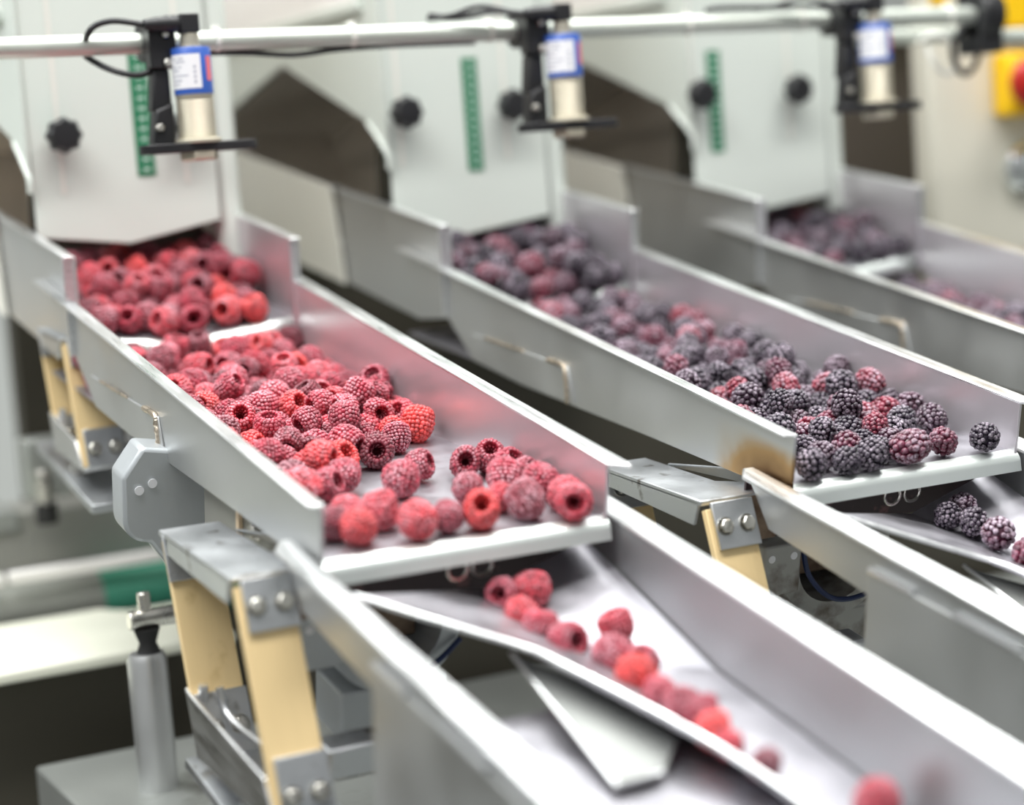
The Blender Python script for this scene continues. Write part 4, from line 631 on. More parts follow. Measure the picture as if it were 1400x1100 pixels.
DATA = {"h1":[[0.0225,0.0446,0.0082,0.0115],[0.0406,0.0625,0.0068,0.0115],[0.0347,0.0264,0.0105,0.0125],[0.0602,0.0516,0.0086,0.0125],[0.0719,0.016,0.012,0.0132],[0.0961,0.0219,0.0094,0.011],[0.1176,0.0183,0.0114,0.0128],[0.1032,0.1113,0.0045,0.0128],[0.1311,0.145,0.0006,0.0115],[0.1199,0.1913,-0.0018,0.0125],[0.1794,0.2487,-0.0057,0.013],[0.1639,0.1355,0.0013,0.0115],[0.1848,0.1383,0.0011,0.0115],[0.189,0.1181,0.0021,0.011],[0.1353,0.0731,0.006,0.0115],[0.1688,0.0852,0.0058,0.0122],[0.1477,0.0495,0.0068,0.0105],[0.1549,0.0257,0.0106,0.0125],[0.1875,0.0638,0.0077,0.0125],[0.188,0.0316,0.0096,0.012],[0.1811,0.009,0.0123,0.013],[0.0712,0.1395,0.002,0.0125],[0.0527,0.1276,0.0019,0.0115],[0.189,0.0919,0.0041,0.011],[0.1508,0.2236,-0.005,0.0118]],"mid1":[[0.1537,0.3073,-0.0103,0.0127],[0.021,0.2317,-0.0059,0.0115],[0.1836,0.5264,-0.0276,0.0118],[0.0812,0.2945,-0.0093,0.0128],[0.0127,0.3004,-0.01,0.0125],[0.0477,0.1982,-0.003,0.0118],[0.091,0.4698,-0.0228,0.0125],[0.0681,0.4703,-0.0239,0.0114],[0.177,0.3307,-0.013,0.0118],[0.0311,0.4086,-0.0183,0.0123],[0.0779,0.4502,-0.0214,0.0123],[0.0775,0.4656,-0.0052,0.0113],[0.1377,0.363,-0.0155,0.0117],[0.1855,0.4267,-0.0189,0.0131],[0.0448,0.4281,-0.0194,0.0127],[0.0828,0.329,-0.0118,0.0128],[0.0119,0.2528,-0.0072,0.0118],[0.1735,0.547,-0.0287,0.0123],[0.0404,0.2442,-0.0055,0.0128],[0.1637,0.4869,-0.0255,0.011],[0.0614,0.2682,-0.0072,0.0129],[0.0114,0.1238,0.0017,0.0109],[0.092,0.3942,-0.0176,0.012],[0.1166,0.4346,-0.0208,0.0118],[0.1179,0.5197,-0.0277,0.0113],[0.0766,0.2505,-0.0072,0.0116],[0.15,0.5512,-0.0289,0.0124],[0.1354,0.322,-0.0121,0.012],[0.1053,0.2854,-0.0105,0.0109],[0.0128,0.352,-0.0136,0.0128],[0.1084,0.4136,-0.019,0.012],[0.0558,0.3286,-0.0124,0.0123],[0.06,0.4898,-0.0259,0.0108],[0.1104,0.2643,-0.0078,0.012],[0.0253,0.1391,0.0004,0.0108],[0.0551,0.3624,-0.0142,0.0129],[0.0306,0.5013,-0.0246,0.013],[0.0858,0.226,-0.004,0.0129],[0.0223,0.1709,-0.0012,0.0117],[0.0332,0.3102,-0.0119,0.0114],[0.0163,0.1013,0.0043,0.0119],[0.0407,0.2198,-0.0034,0.013],[0.0308,0.2669,-0.0069,0.0131],[0.0582,0.534,-0.0281,0.012],[0.0858,0.4292,-0.021,0.0112],[0.0248,0.2016,-0.0026,0.0125],[0.0873,0.271,-0.0076,0.0127],[0.0795,0.5298,-0.0288,0.011],[0.1101,0.3593,-0.0149,0.012],[0.1749,0.2981,-0.0108,0.0116],[0.0373,0.4607,-0.0215,0.0131],[0.0962,0.5158,-0.0268,0.0119],[0.1563,0.2452,-0.0068,0.0116],[0.1824,0.4775,-0.0249,0.0109],[0.0781,0.3532,-0.0133,0.0131],[0.0664,0.4331,-0.0111,0.0122],[0.0627,0.1808,-0.0012,0.0124],[0.0362,0.3492,-0.0141,0.012],[0.0562,0.4133,-0.0047,0.0122],[0.1639,0.4642,-0.0216,0.0132],[0.1181,0.3384,-0.0138,0.0116],[0.1352,0.3055,0.0023,0.011],[0.0349,0.1852,0.0095,0.0114],[0.0423,0.4828,-0.0169,0.0114],[0.1795,0.2735,-0.0074,0.0131],[0.1408,0.4378,-0.0211,0.0117],[0.1284,0.4823,-0.0249,0.0113],[0.0326,0.1182,0.008,0.0131],[0.1103,0.4572,-0.0225,0.0118],[0.1179,0.5512,-0.029,0.0124],[0.0463,0.5559,-0.0293,0.0124],[0.0115,0.1535,0.0068,0.0115],[0.0768,0.2036,-0.0027,0.0126],[0.1623,0.441,-0.0219,0.0112],[0.1098,0.585,-0.0143,0.011],[0.1039,0.242,-0.0056,0.0125],[0.1103,0.4968,-0.0242,0.0131],[0.0206,0.3158,0.0057,0.0121],[0.0403,0.2889,-0.0094,0.0123],[0.0237,0.2461,0.0105,0.0116],[0.0593,0.2497,0.0068,0.0118],[0.1352,0.2543,-0.0066,0.0125],[0.1255,0.2331,-0.0054,0.012],[0.0165,0.5429,-0.0283,0.0124],[0.153,0.2643,0.0032,0.0115],[0.0608,0.2899,-0.001,0.011],[0.0167,0.52,-0.0273,0.0117],[0.0113,0.2783,-0.0101,0.0108],[0.1471,0.4791,-0.0143,0.0117],[0.0126,0.2177,0.0101,0.0126],[0.155,0.3356,-0.0132,0.012],[0.0993,0.3435,-0.0006,0.0132],[0.04,0.156,0.0011,0.0128],[0.1637,0.2977,0.0077,0.0111],[0.0461,0.2759,0.0077,0.0111],[0.0826,0.4926,-0.0238,0.0132],[0.1498,0.5198,-0.0104,0.0121],[0.0337,0.3714,-0.0163,0.0115],[0.1708,0.3543,-0.0148,0.0118],[0.0967,0.4445,-0.011,0.0112],[0.0253,0.5315,-0.0113,0.0109],[0.0193,0.4778,-0.0229,0.0129],[0.0621,0.16,0.0109,0.013],[0.0199,0.3887,-0.0174,0.0117],[0.0995,0.2022,0.0055,0.013],[0.0879,0.2439,0.0103,0.0113],[0.0904,0.4145,-0.0042,0.0126],[0.0561,0.3831,-0.0052,0.0108],[0.1573,0.5711,-0.0226,0.0111],[0.1334,0.4602,-0.0218,0.0127],[0.0623,0.2303,-0.005,0.0123],[0.1099,0.4768,-0.0115,0.0119],[0.0132,0.5644,-0.0174,0.0132],[0.1186,0.2519,0.0085,0.0113],[0.0364,0.3927,-0.0016,0.0126],[0.1044,0.3212,-0.0127,0.0114],[0.0157,0.4245,-0.0208,0.0111],[0.0841,0.5425,-0.0116,0.0121],[0.1254,0.5353,-0.0153,0.011],[0.1579,0.3728,-0.016,0.012],[0.1886,0.542,-0.0129,0.0114],[0.18,0.5003,-0.0263,0.0112],[0.187,0.455,-0.0211,0.013],[0.0398,0.3346,0.0022,0.0113],[0.1474,0.4236,-0.0045,0.0122],[0.1854,0.5667,-0.0304,0.0121],[0.1368,0.3442,-0.0045,0.0112],[0.0386,0.5157,-0.0089,0.0109],[0.0685,0.5222,-0.011,0.0125],[0.1716,0.45,-0.0052,0.0109],[0.1288,0.2705,0.0076,0.0112],[0.0634,0.5723,-0.0195,0.011],[0.1888,0.3128,-0.0123,0.0112],[0.0108,0.373,-0.0061,0.0108],[0.1821,0.3726,-0.0171,0.0108],[0.1271,0.5081,-0.0099,0.013],[0.1122,0.2304,0.013,0.012],[0.1711,0.3906,-0.0179,0.0114],[0.1738,0.3158,0.0029,0.0115],[0.1454,0.2853,0.0121,0.0126],[0.1221,0.3985,-0.0186,0.0113],[0.1878,0.4038,-0.0181,0.0122],[0.0111,0.1872,0.0076,0.0111],[0.1192,0.3209,0.0035,0.0117],[0.1658,0.5014,-0.0109,0.0108],[0.027,0.4357,-0.0047,0.0128],[0.1381,0.3824,-0.003,0.0126],[0.154,0.357,-0.0004,0.0118],[0.0866,0.1816,-0.0008,0.0128],[0.0875,0.5816,-0.0149,0.0109],[0.0443,0.5411,-0.012,0.0116],[0.0767,0.3131,0.0037,0.0115],[0.011,0.3384,0.0044,0.011],[0.0988,0.3054,0.002,0.012],[0.0565,0.4483,-0.0226,0.011],[0.0551,0.4977,-0.006,0.0123],[0.1038,0.3788,-0.0076,0.011],[0.129,0.2115,-0.0049,0.011],[0.1218,0.4493,-0.0044,0.0121],[0.1868,0.347,0.001,0.0132],[0.1067,0.5463,-0.0104,0.011],[0.0232,0.2871,0.0043,0.0109],[0.1168,0.2896,0.0068,0.0114],[0.0129,0.4606,-0.0065,0.0129],[0.1319,0.4053,0.0008,0.0126],[0.1475,0.4969,-0.0019,0.0112],[0.0594,0.2127,0.0081,0.011],[0.1075,0.4288,-0.0022,0.011],[0.0767,0.3939,-0.0014,0.0115],[0.0694,0.3668,0.0034,0.0113],[0.011,0.4968,-0.0141,0.011],[0.1585,0.401,-0.0042,0.0111],[0.0113,0.4065,-0.0083,0.0113],[0.0483,0.3061,0.0021,0.0108],[0.0269,0.3614,0.0013,0.011],[0.1678,0.5318,-0.0137,0.011],[0.1202,0.3694,0.0021,0.0114]],"hd1":[[0.1487,0.6202,0.0083,0.0117],[0.0459,0.5979,0.0086,0.0113],[0.1286,0.6022,0.0057,0.0116],[0.1564,0.6427,0.011,0.0134],[0.1078,0.6128,0.0045,0.013],[0.0211,0.6451,0.0125,0.0121],[0.0396,0.6194,0.0104,0.0123],[0.1019,0.6745,0.0021,0.0114],[0.1705,0.614,0.0117,0.0123],[0.1189,0.6609,0.0131,0.013],[0.0261,0.669,0.0135,0.0137],[0.127,0.6281,0.0069,0.013],[0.1814,0.6721,0.025,0.0126],[0.1687,0.5911,0.0111,0.0119],[0.1337,0.6758,0.0249,0.012],[0.0845,0.619,0.0048,0.0124],[0.1061,0.7599,0.0226,0.012],[0.0843,0.5702,0.0053,0.0128],[0.1204,0.7379,0.027,0.0135],[0.0511,0.7067,0.0266,0.0117],[0.1095,0.5705,0.0055,0.0138],[0.1524,0.7188,0.0288,0.013],[0.0179,0.6227,0.013,0.0119],[0.0804,0.7619,0.0215,0.0118],[0.0435,0.6508,0.0094,0.0117],[0.0473,0.675,0.0259,0.0129],[0.0749,0.79,0.0257,0.013],[0.0983,0.6514,0.0237,0.0133],[0.0913,0.7264,0.0163,0.0118],[0.0629,0.6129,0.0139,0.0133],[0.1458,0.5767,0.0088,0.0125],[0.0573,0.7607,0.0289,0.0136],[0.0468,0.79,0.0244,0.0117],[0.1368,0.755,0.0209,0.0124],[0.0232,0.5997,0.0132,0.013],[0.1281,0.79,0.0174,0.0125],[0.0914,0.7442,0.03,0.0119],[0.1808,0.6467,0.0141,0.0132],[0.1482,0.5991,0.0161,0.012],[0.0697,0.6948,0.0263,0.0115],[0.155,0.7761,0.028,0.0119],[0.0543,0.5771,0.0086,0.0123],[0.0638,0.7373,0.0264,0.0121],[0.0308,0.5766,0.0119,0.0126],[0.181,0.6972,0.0272,0.013],[0.0861,0.6735,0.0171,0.0117],[0.0939,0.7764,0.033,0.0123],[0.073,0.5918,0.0068,0.0129],[0.181,0.7397,0.0301,0.013],[0.1582,0.6762,0.0274,0.0121],[0.0975,0.6923,0.0244,0.0127],[0.0336,0.6934,0.0359,0.0134],[0.1079,0.7144,0.0258,0.012],[0.1809,0.79,0.0331,0.0131],[0.181,0.6268,0.0291,0.013],[0.0988,0.6277,0.0209,0.0121],[0.0711,0.6568,0.0226,0.0127],[0.1265,0.6985,0.026,0.0132],[0.1581,0.7516,0.0305,0.0124],[0.0972,0.5918,0.0036,0.0127],[0.1812,0.7655,0.0324,0.0128],[0.1492,0.6971,0.0289,0.0118],[0.0178,0.6754,0.0354,0.0118],[0.1649,0.6537,0.0321,0.0131],[0.1334,0.6136,0.0237,0.0114],[0.115,0.5902,0.0184,0.0118],[0.1345,0.6453,0.0202,0.0113],[0.0501,0.635,0.0249,0.0126],[0.167,0.5681,0.0105,0.0115],[0.1121,0.79,0.0338,0.0117],[0.0764,0.6312,0.0226,0.0118],[0.1745,0.7179,0.034,0.0113],[0.0177,0.6532,0.0333,0.0117]],"h2":[[0.021,0.009,0.0118,0.0125],[0.0518,0.009,0.0098,0.0105],[0.0729,0.009,0.0118,0.0125],[0.1094,0.0102,0.0127,0.0135],[0.1435,0.0153,0.0107,0.0118],[0.1774,0.009,0.0115,0.0122],[0.1822,0.0748,0.0059,0.0115],[0.187,0.1094,0.0048,0.013],[0.0439,0.051,0.0077,0.0115]],"mid2":[[0.149,0.4342,-0.0203,0.0123],[0.113,0.3876,-0.0172,0.0118],[0.1315,0.127,0.0036,0.0131],[0.1247,0.2074,-0.0045,0.0111],[0.0721,0.4138,-0.0191,0.0119],[0.1356,0.1778,-0.0015,0.0118],[0.0842,0.3486,-0.0153,0.0108],[0.157,0.3166,-0.012,0.0118],[0.1654,0.2892,-0.01,0.0117],[0.1335,0.2637,-0.0088,0.0109],[0.0755,0.0853,0.0058,0.0122],[0.1167,0.1882,-0.0032,0.0109],[0.0326,0.0816,0.007,0.0131],[0.0512,0.2363,-0.0063,0.0115],[0.1529,0.4118,-0.0193,0.0116],[0.1529,0.3541,-0.0148,0.0117],[0.0146,0.0668,0.0064,0.0114],[0.1146,0.1517,0.0015,0.0129],[0.0398,0.285,-0.0085,0.0129],[0.0331,0.3639,-0.0148,0.0125],[0.0908,0.1461,0.0011,0.0121],[0.0827,0.2172,-0.0042,0.0121],[0.046,0.1603,0.0003,0.0124],[0.1086,0.2536,-0.0071,0.0119],[0.0778,0.0633,0.0064,0.0111],[0.0366,0.4442,-0.0205,0.0128],[0.1551,0.0773,0.0069,0.0127],[0.131,0.0556,0.0071,0.0113],[0.0821,0.1111,0.0036,0.0119],[0.0466,0.4282,-0.008,0.011],[0.012,0.3539,-0.0145,0.012],[0.1521,0.4614,-0.0228,0.0119],[0.05,0.1352,0.0023,0.0125],[0.0724,0.1965,-0.0024,0.0123],[0.0626,0.2824,-0.0099,0.0113],[0.1111,0.289,-0.0101,0.0116],[0.1037,0.1154,0.0026,0.0113],[0.0732,0.1326,0.0027,0.0126],[0.1344,0.2239,0.0071,0.0124],[0.1003,0.0938,0.0047,0.0118],[0.1435,0.2832,-0.0091,0.0121],[0.016,0.1534,0.0008,0.0123],[0.1372,0.1559,-0.0004,0.0113],[0.0706,0.0333,0.0107,0.0132],[0.1744,0.3652,-0.0149,0.0125],[0.0973,0.1676,-0.0011,0.0115],[0.158,0.1892,-0.0015,0.0127],[0.1165,0.4174,-0.0193,0.012],[0.188,0.4426,-0.003,0.012],[0.1162,0.2378,0.0064,0.0116],[0.022,0.2319,-0.005,0.0124],[0.099,0.0708,0.0072,0.0125],[0.0276,0.1226,0.0024,0.0116],[0.0171,0.2944,-0.0092,0.0129],[0.1623,0.132,0.0031,0.013],[0.1626,0.1076,0.0047,0.0127],[0.0626,0.0539,0.018,0.0113],[0.1333,0.4037,-0.0094,0.0131],[0.0432,0.0278,0.0092,0.0113],[0.176,0.2437,-0.0052,0.013],[0.0626,0.1512,0.0151,0.0129],[0.0348,0.2619,-0.0076,0.012],[0.0935,0.4197,-0.0185,0.0128],[0.0752,0.2691,0.0006,0.011],[0.0353,0.4662,-0.0103,0.0129],[0.1805,0.1794,-0.0004,0.0131],[0.11,0.0341,0.0091,0.0116],[0.0945,0.19,-0.0024,0.0119],[0.1871,0.2978,-0.0095,0.0129],[0.1858,0.133,0.0019,0.0118],[0.0545,0.0932,0.0044,0.0114],[0.1616,0.2456,0.0134,0.0117],[0.1199,0.4341,-0.004,0.0121],[0.1659,0.447,-0.0145,0.011],[0.1051,0.3607,-0.0144,0.0126],[0.0835,0.3699,-0.0082,0.013],[0.1556,0.3737,-0.0019,0.0131],[0.0252,0.5357,-0.0095,0.0131],[0.0891,0.4807,-0.0137,0.0118],[0.188,0.2205,-0.0056,0.0109],[0.0979,0.5517,-0.0135,0.0119],[0.1892,0.2078,0.0106,0.0108],[0.0718,0.2366,0.0036,0.0128],[0.1649,0.4914,-0.0119,0.0131],[0.1657,0.2737,0.0073,0.0126],[0.0796,0.4997,-0.0037,0.0129],[0.1007,0.5744,-0.017,0.0126],[0.0151,0.3822,-0.0171,0.0116],[0.0545,0.3602,-0.0049,0.0127],[0.1789,0.3194,-0.0125,0.0115],[0.0558,0.3179,-0.0107,0.0131],[0.1392,0.1043,0.0043,0.0121],[0.1146,0.1728,0.0122,0.012],[0.1277,0.535,-0.0271,0.013],[0.0307,0.0627,0.0212,0.0119],[0.0891,0.4407,-0.0128,0.0108],[0.0705,0.3867,0.0028,0.0121],[0.1144,0.3434,-0.0035,0.011],[0.0117,0.4358,-0.0081,0.0117],[0.1332,0.4845,-0.006,0.0122],[0.0206,0.1771,-0.0006,0.0126],[0.1123,0.5354,-0.0098,0.0113],[0.106,0.2075,0.0087,0.0131],[0.1389,0.1973,0.0073,0.0111],[0.0254,0.4113,-0.0032,0.0109],[0.0131,0.0888,0.0204,0.0131],[0.0717,0.5257,-0.0133,0.0119],[0.0453,0.3035,0.0035,0.0109],[0.1184,0.1038,0.0157,0.0129],[0.0634,0.2559,0.0117,0.011],[0.102,0.5062,-0.0082,0.0121],[0.1207,0.0803,0.0064,0.0124],[0.1506,0.1486,0.0159,0.0122],[0.0383,0.1059,0.0125,0.0119],[0.1779,0.1477,0.0162,0.0114],[0.054,0.0709,0.0068,0.0121],[0.0117,0.2523,-0.0073,0.0117],[0.0379,0.2011,0.0156,0.012],[0.0342,0.3889,-0.0182,0.011],[0.1276,0.5579,-0.0151,0.0126],[0.1056,0.4517,-0.0046,0.0118],[0.0561,0.5026,-0.0112,0.0112],[0.064,0.4722,-0.0094,0.0116],[0.119,0.3251,0.0062,0.0114],[0.0131,0.3235,0.0013,0.0131],[0.0494,0.5239,-0.0057,0.0129],[0.1387,0.5073,-0.0065,0.0125],[0.153,0.5664,-0.012,0.0126],[0.1534,0.3014,0.0029,0.0109],[0.1503,0.2094,-0.0048,0.0109],[0.0821,0.3282,-0.0138,0.0108],[0.1529,0.17,0.0098,0.0114],[0.0928,0.3152,-0.0009,0.0114],[0.0593,0.1788,-0.0026,0.0108],[0.0226,0.5007,-0.0155,0.0128],[0.189,0.3578,0.0001,0.011],[0.1635,0.3369,-0.006,0.0116],[0.0113,0.4639,-0.0062,0.0113],[0.0931,0.0473,0.0074,0.0109],[0.1776,0.5396,-0.011,0.011],[0.0427,0.341,-0.0008,0.0114],[0.1642,0.469,-0.0059,0.0113],[0.1104,0.4781,-0.0134,0.011],[0.0133,0.0455,0.0077,0.0111],[0.1764,0.5127,-0.0083,0.0127],[0.1251,0.4617,-0.0038,0.0112],[0.0119,0.2175,0.0099,0.0119],[0.1276,0.2923,0.003,0.0109],[0.1283,0.3724,-0.0161,0.0118],[0.136,0.5392,-0.0064,0.0108],[0.1067,0.0844,0.0236,0.0113],[0.0919,0.1285,0.0145,0.0112],[0.1072,0.3015,0.007,0.0111],[0.1876,0.4188,-0.0031,0.0124],[0.011,0.5164,-0.0041,0.011],[0.0117,0.1183,0.0171,0.0117],[0.0585,0.4029,-0.0061,0.011],[0.0922,0.5256,-0.0066,0.0108],[0.0577,0.4523,-0.0041,0.0111],[0.091,0.0241,0.0092,0.011],[0.168,0.4081,-0.0042,0.0112],[0.0408,0.4888,-0.0124,0.0117],[0.1892,0.4795,-0.0089,0.0108],[0.1756,0.3852,-0.0029,0.0112],[0.0167,0.2715,-0.0091,0.0112],[0.0692,0.3013,-0.0027,0.0112],[0.0705,0.1189,0.0201,0.0108],[0.1892,0.3319,0.0011,0.0108],[0.1891,0.6,-0.0165,0.0109],[0.1213,0.1931,0.0183,0.0113],[0.0938,0.238,0.008,0.0108],[0.011,0.1911,0.0139,0.011],[0.0735,0.1802,0.0123,0.0108],[0.0871,0.2841,0.009,0.0109],[0.1411,0.3565,0.0034,0.0112],[0.1115,0.0546,0.0152,0.0109],[0.1565,0.519,-0.0001,0.0109]],"hd2":[[0.1787,0.5915,0.0134,0.0129],[0.0767,0.5591,0.006,0.0125],[0.1461,0.5772,0.0077,0.0114],[0.1802,0.5594,0.0121,0.0114],[0.1292,0.5624,0.0064,0.0122],[0.1025,0.613,0.004,0.0131],[0.088,0.5873,0.0053,0.0133],[0.1293,0.696,0.0251,0.0132],[0.1561,0.5563,0.0107,0.0131],[0.0777,0.6844,0.0243,0.0124],[0.0535,0.5633,0.0085,0.0121],[0.0668,0.5806,0.0144,0.012],[0.1336,0.6089,0.008,0.0133],[0.1057,0.5634,0.0037,0.0125],[0.1254,0.5849,0.0055,0.0118],[0.1215,0.7612,0.0176,0.0128],[0.0769,0.6558,0.0184,0.0123],[0.0758,0.7648,0.0235,0.0125],[0.0775,0.6273,0.0238,0.012],[0.1413,0.631,0.0176,0.0115],[0.0634,0.6682,0.032,0.0118],[0.1017,0.6313,0.0203,0.0127],[0.1463,0.6746,0.0085,0.0122],[0.1786,0.721,0.0282,0.0115],[0.0982,0.6534,0.0255,0.0115],[0.1048,0.6949,0.0149,0.0116],[0.108,0.5938,0.0194,0.0135],[0.0813,0.7378,0.0247,0.0126],[0.0917,0.7098,0.0246,0.0116],[0.1542,0.6613,0.0259,0.0123],[0.1704,0.7382,0.04,0.0121],[0.1812,0.6301,0.0276,0.0128],[0.1272,0.7392,0.0265,0.0129],[0.1519,0.7696,0.0174,0.0133],[0.1029,0.7437,0.0215,0.0114],[0.0474,0.5911,0.0209,0.0124],[0.1405,0.5919,0.0239,0.0123],[0.06,0.7296,0.0301,0.0122],[0.1106,0.7211,0.0238,0.0117],[0.0999,0.7723,0.0238,0.0135],[0.1244,0.8,0.0188,0.0136],[0.1813,0.681,0.0237,0.0127],[0.161,0.7924,0.0236,0.0133],[0.1127,0.672,0.0205,0.0126],[0.0306,0.6091,0.0283,0.0115],[0.1509,0.6865,0.0275,0.0118],[0.1639,0.6062,0.0265,0.0116],[0.1564,0.6393,0.0314,0.0117],[0.1344,0.6717,0.0273,0.0114],[0.165,0.7032,0.028,0.0113],[0.1449,0.7157,0.0289,0.0135],[0.0998,0.8,0.0222,0.0121],[0.0186,0.556,0.0199,0.0126],[0.1812,0.6537,0.0333,0.0128],[0.0735,0.8,0.0245,0.0126],[0.08,0.6028,0.0215,0.0117],[0.0188,0.5838,0.0288,0.0128],[0.1653,0.7657,0.0363,0.0114],[0.163,0.576,0.0224,0.0122],[0.1394,0.7851,0.0304,0.0118],[0.1408,0.5658,0.0253,0.0113],[0.0496,0.6241,0.028,0.0114],[0.0408,0.556,0.0253,0.0114]],"hd3":[[0.1374,0.5699,0.0078,0.0125],[0.1485,0.5888,0.0071,0.0105],[0.1511,0.6477,0.0084,0.0115],[0.1751,0.6098,0.0129,0.0129],[0.1043,0.7073,0.0027,0.0117],[0.0566,0.6142,0.0086,0.0126],[0.1669,0.7429,0.0108,0.0119],[0.1044,0.6432,0.0028,0.0117],[0.1207,0.6159,0.006,0.0129],[0.0771,0.604,0.0048,0.0114],[0.0941,0.663,0.003,0.0118],[0.1735,0.6436,0.0127,0.0129],[0.1698,0.5864,0.0117,0.0124],[0.0812,0.5776,0.0039,0.0111],[0.0618,0.5674,0.0076,0.0123],[0.1634,0.7153,0.0113,0.0127],[0.1363,0.7051,0.0078,0.0127],[0.1142,0.5841,0.0036,0.0113],[0.1358,0.6705,0.0057,0.0107],[0.1147,0.6704,0.0035,0.0111],[0.1802,0.7612,0.0126,0.012],[0.0856,0.6297,0.005,0.0127],[0.1642,0.6643,0.0094,0.0108],[0.1532,0.6829,0.0092,0.012],[0.181,0.6924,0.0124,0.0117],[0.1603,0.5651,0.0103,0.0122],[0.1306,0.6379,0.0069,0.0125],[0.1017,0.6021,0.0026,0.0118],[0.1186,0.6902,0.0047,0.0119],[0.1384,0.7282,0.007,0.0117],[0.1531,0.6082,0.0078,0.0105],[0.1577,0.6278,0.0084,0.0106],[0.1562,0.7678,0.01,0.0124],[0.1299,0.5968,0.0052,0.0109],[0.0999,0.5689,0.0012,0.0107],[0.183,0.7264,0.012,0.011],[0.1443,0.7491,0.0072,0.011],[0.0788,0.6498,0.004,0.0108],[0.1833,0.6713,0.0117,0.0107],[0.1825,0.5626,0.0123,0.0114],[0.1409,0.78,0.0197,0.0107],[0.1828,0.6272,0.0256,0.0112],[0.1475,0.6642,0.0212,0.0108]],"mid3":[[0.1835,0.5456,-0.0281,0.0128],[0.146,0.3707,-0.0158,0.012],[0.1118,0.3312,-0.0128,0.0121],[0.146,0.5097,-0.0257,0.0126],[0.1522,0.4781,-0.0231,0.0128],[0.1536,0.4293,-0.0208,0.0114],[0.1165,0.3741,-0.0157,0.0123],[0.1417,0.3933,-0.0173,0.0122],[0.1651,0.4972,-0.0258,0.0115],[0.1745,0.4699,-0.023,0.0122],[0.1354,0.4162,-0.0191,0.0122],[0.1741,0.5253,-0.0286,0.0108],[0.1414,0.3466,-0.014,0.012],[0.1715,0.4018,-0.0185,0.0116],[0.1656,0.3575,-0.014,0.0129],[0.1616,0.4515,-0.0224,0.0114],[0.1719,0.5713,-0.03,0.0129],[0.1862,0.4899,-0.0247,0.0121],[0.1395,0.447,-0.0212,0.0123],[0.1202,0.3525,-0.0143,0.0121],[0.1755,0.4242,-0.0195,0.0123],[0.133,0.3243,-0.0129,0.0114],[0.1652,0.3814,-0.0177,0.0109],[0.189,0.5113,-0.0274,0.011]]}
VIEW = Vector((-.45, -.80, .40))
def rand_q(rnd):
    while True:
        q = [rnd.uniform(-1, 1) for _ in range(4)]; n = math.sqrt(sum(c*c for c in q))
        if .1 < n < 1: return Matrix.Rotation(rnd.random()*6.28, 4, 'Z') if False else __import__('mathutils').Quaternion([c/n for c in q]).to_matrix().to_4x4()
rb = random.Random(3)
protos = {'raspberry': [], 'blackberry': []}
for nm, ms in (('raspberry', RM), ('blackberry', BM)): protos[nm] = ms
def berry(nm, p, r, label, group=None, axis=None, mesh=None, squash=None, tone=None):
    me = mesh if mesh is not None else rb.choice(protos[nm])
    o = bpy.data.objects.new(nm, me); C.objects.link(o)
    if axis is None: R = rand_q(rb)
    else: R = Vector((0, 0, 1)).rotation_difference(Vector(axis).normalized()).to_matrix().to_4x4() @ Matrix.Rotation(rb.random()*6.28, 4, 'Z')
    s = r*rb.uniform(.97, 1.03); sq = squash or (s*rb.uniform(.89, 1.04), s*rb.uniform(.90, 1.04), s*rb.uniform(.89, 1.08))
    o.matrix_world = RT @ Matrix.Translation(Vector(p)) @ R @ Matrix.Diagonal((*sq, 1))
    o['label'] = label; o['category'] = nm
    tn = tone or (rb.random() if nm == 'raspberry' else rb.random()**1.25, rb.random())
    o['ripeness'] = float(tn[0]); o['frostiness'] = float(tn[1])
    if group: o['group'] = group
    return o
RH = [('dark raspberry with hollow end touching the left wall at the lip', (.9, -.5, .1)), ('pale red raspberry behind the bright one near the left front corner', None), ('bright red raspberry second from left in the front row by the lip', (.1, .8, -.6)),
      ('red raspberry split open on its right, front row near the lip', (.85, -.2, .3)), ('large round red raspberry alone in the middle of the front row', (-.2, .9, .2)), ('dull purple raspberry right of the large round one at the lip', (-.5, .9, 0)),
      ('bright raspberry with its red hollow facing up, front row right of centre', (-.35, -.75, .75)), ('sharp frosted raspberry standing alone on the bare tray floor', (.1, .75, .5)), ('hollow raspberry leaning behind the sharp frosted one', (.6, -.55, .35)),
      ('dark rimmed raspberry with round hollow facing the camera at the pile edge', (-.30, -.80, .35)), ('bright red raspberry topping the right end of the pile', (.3, .4, .7)), ('hollow raspberry leading the right hand cluster', (-.35, -.80, .45)),
      ('raspberry lying open behind the right hand cluster', (-.2, -.5, .75)), ('raspberry with ribbed side at the back of the right cluster', None), ('dull mauve raspberry at the left front of the right cluster', None), ('pink frosted raspberry on top of the right cluster', (.3, .5, .6)),
      ('small red raspberry low inside the right cluster', None), ('plump mauve raspberry at the front of the right cluster', (-.1, .8, .5)), ('raspberry by the wall at the middle of the right cluster', None), ('red raspberry against the right wall behind the ring shaped one', None),
      ('ring shaped raspberry with hollow facing front at the right front corner', (-.42, -.86, .18)), ('frosted raspberry at the front foot of the pile', (.2, .7, .4)), ('raspberry with open end by the left wall at the pile front', (.5, -.6, .4)), ('whitish frosted raspberry deep in the right cluster', None), ('raspberry behind the dark rimmed hollow one', (.1, .6, .7))]
RT1 = [(.10, .3), (.75, .5), (.92, .25), (.75, .5), (.85, .45), (.30, .7), (.95, .15), (.55, .75), (.35, .7), (.05, .25), (1., .1), (.25, .6), (.40, .6), (.50, .6), (.22, .9), (.55, .85), (.80, .3), (.15, 1.), (.50, .6), (.72, .4), (.68, .5), (.50, .75), (.40, .6), (.30, 1.), (.30, .8)]
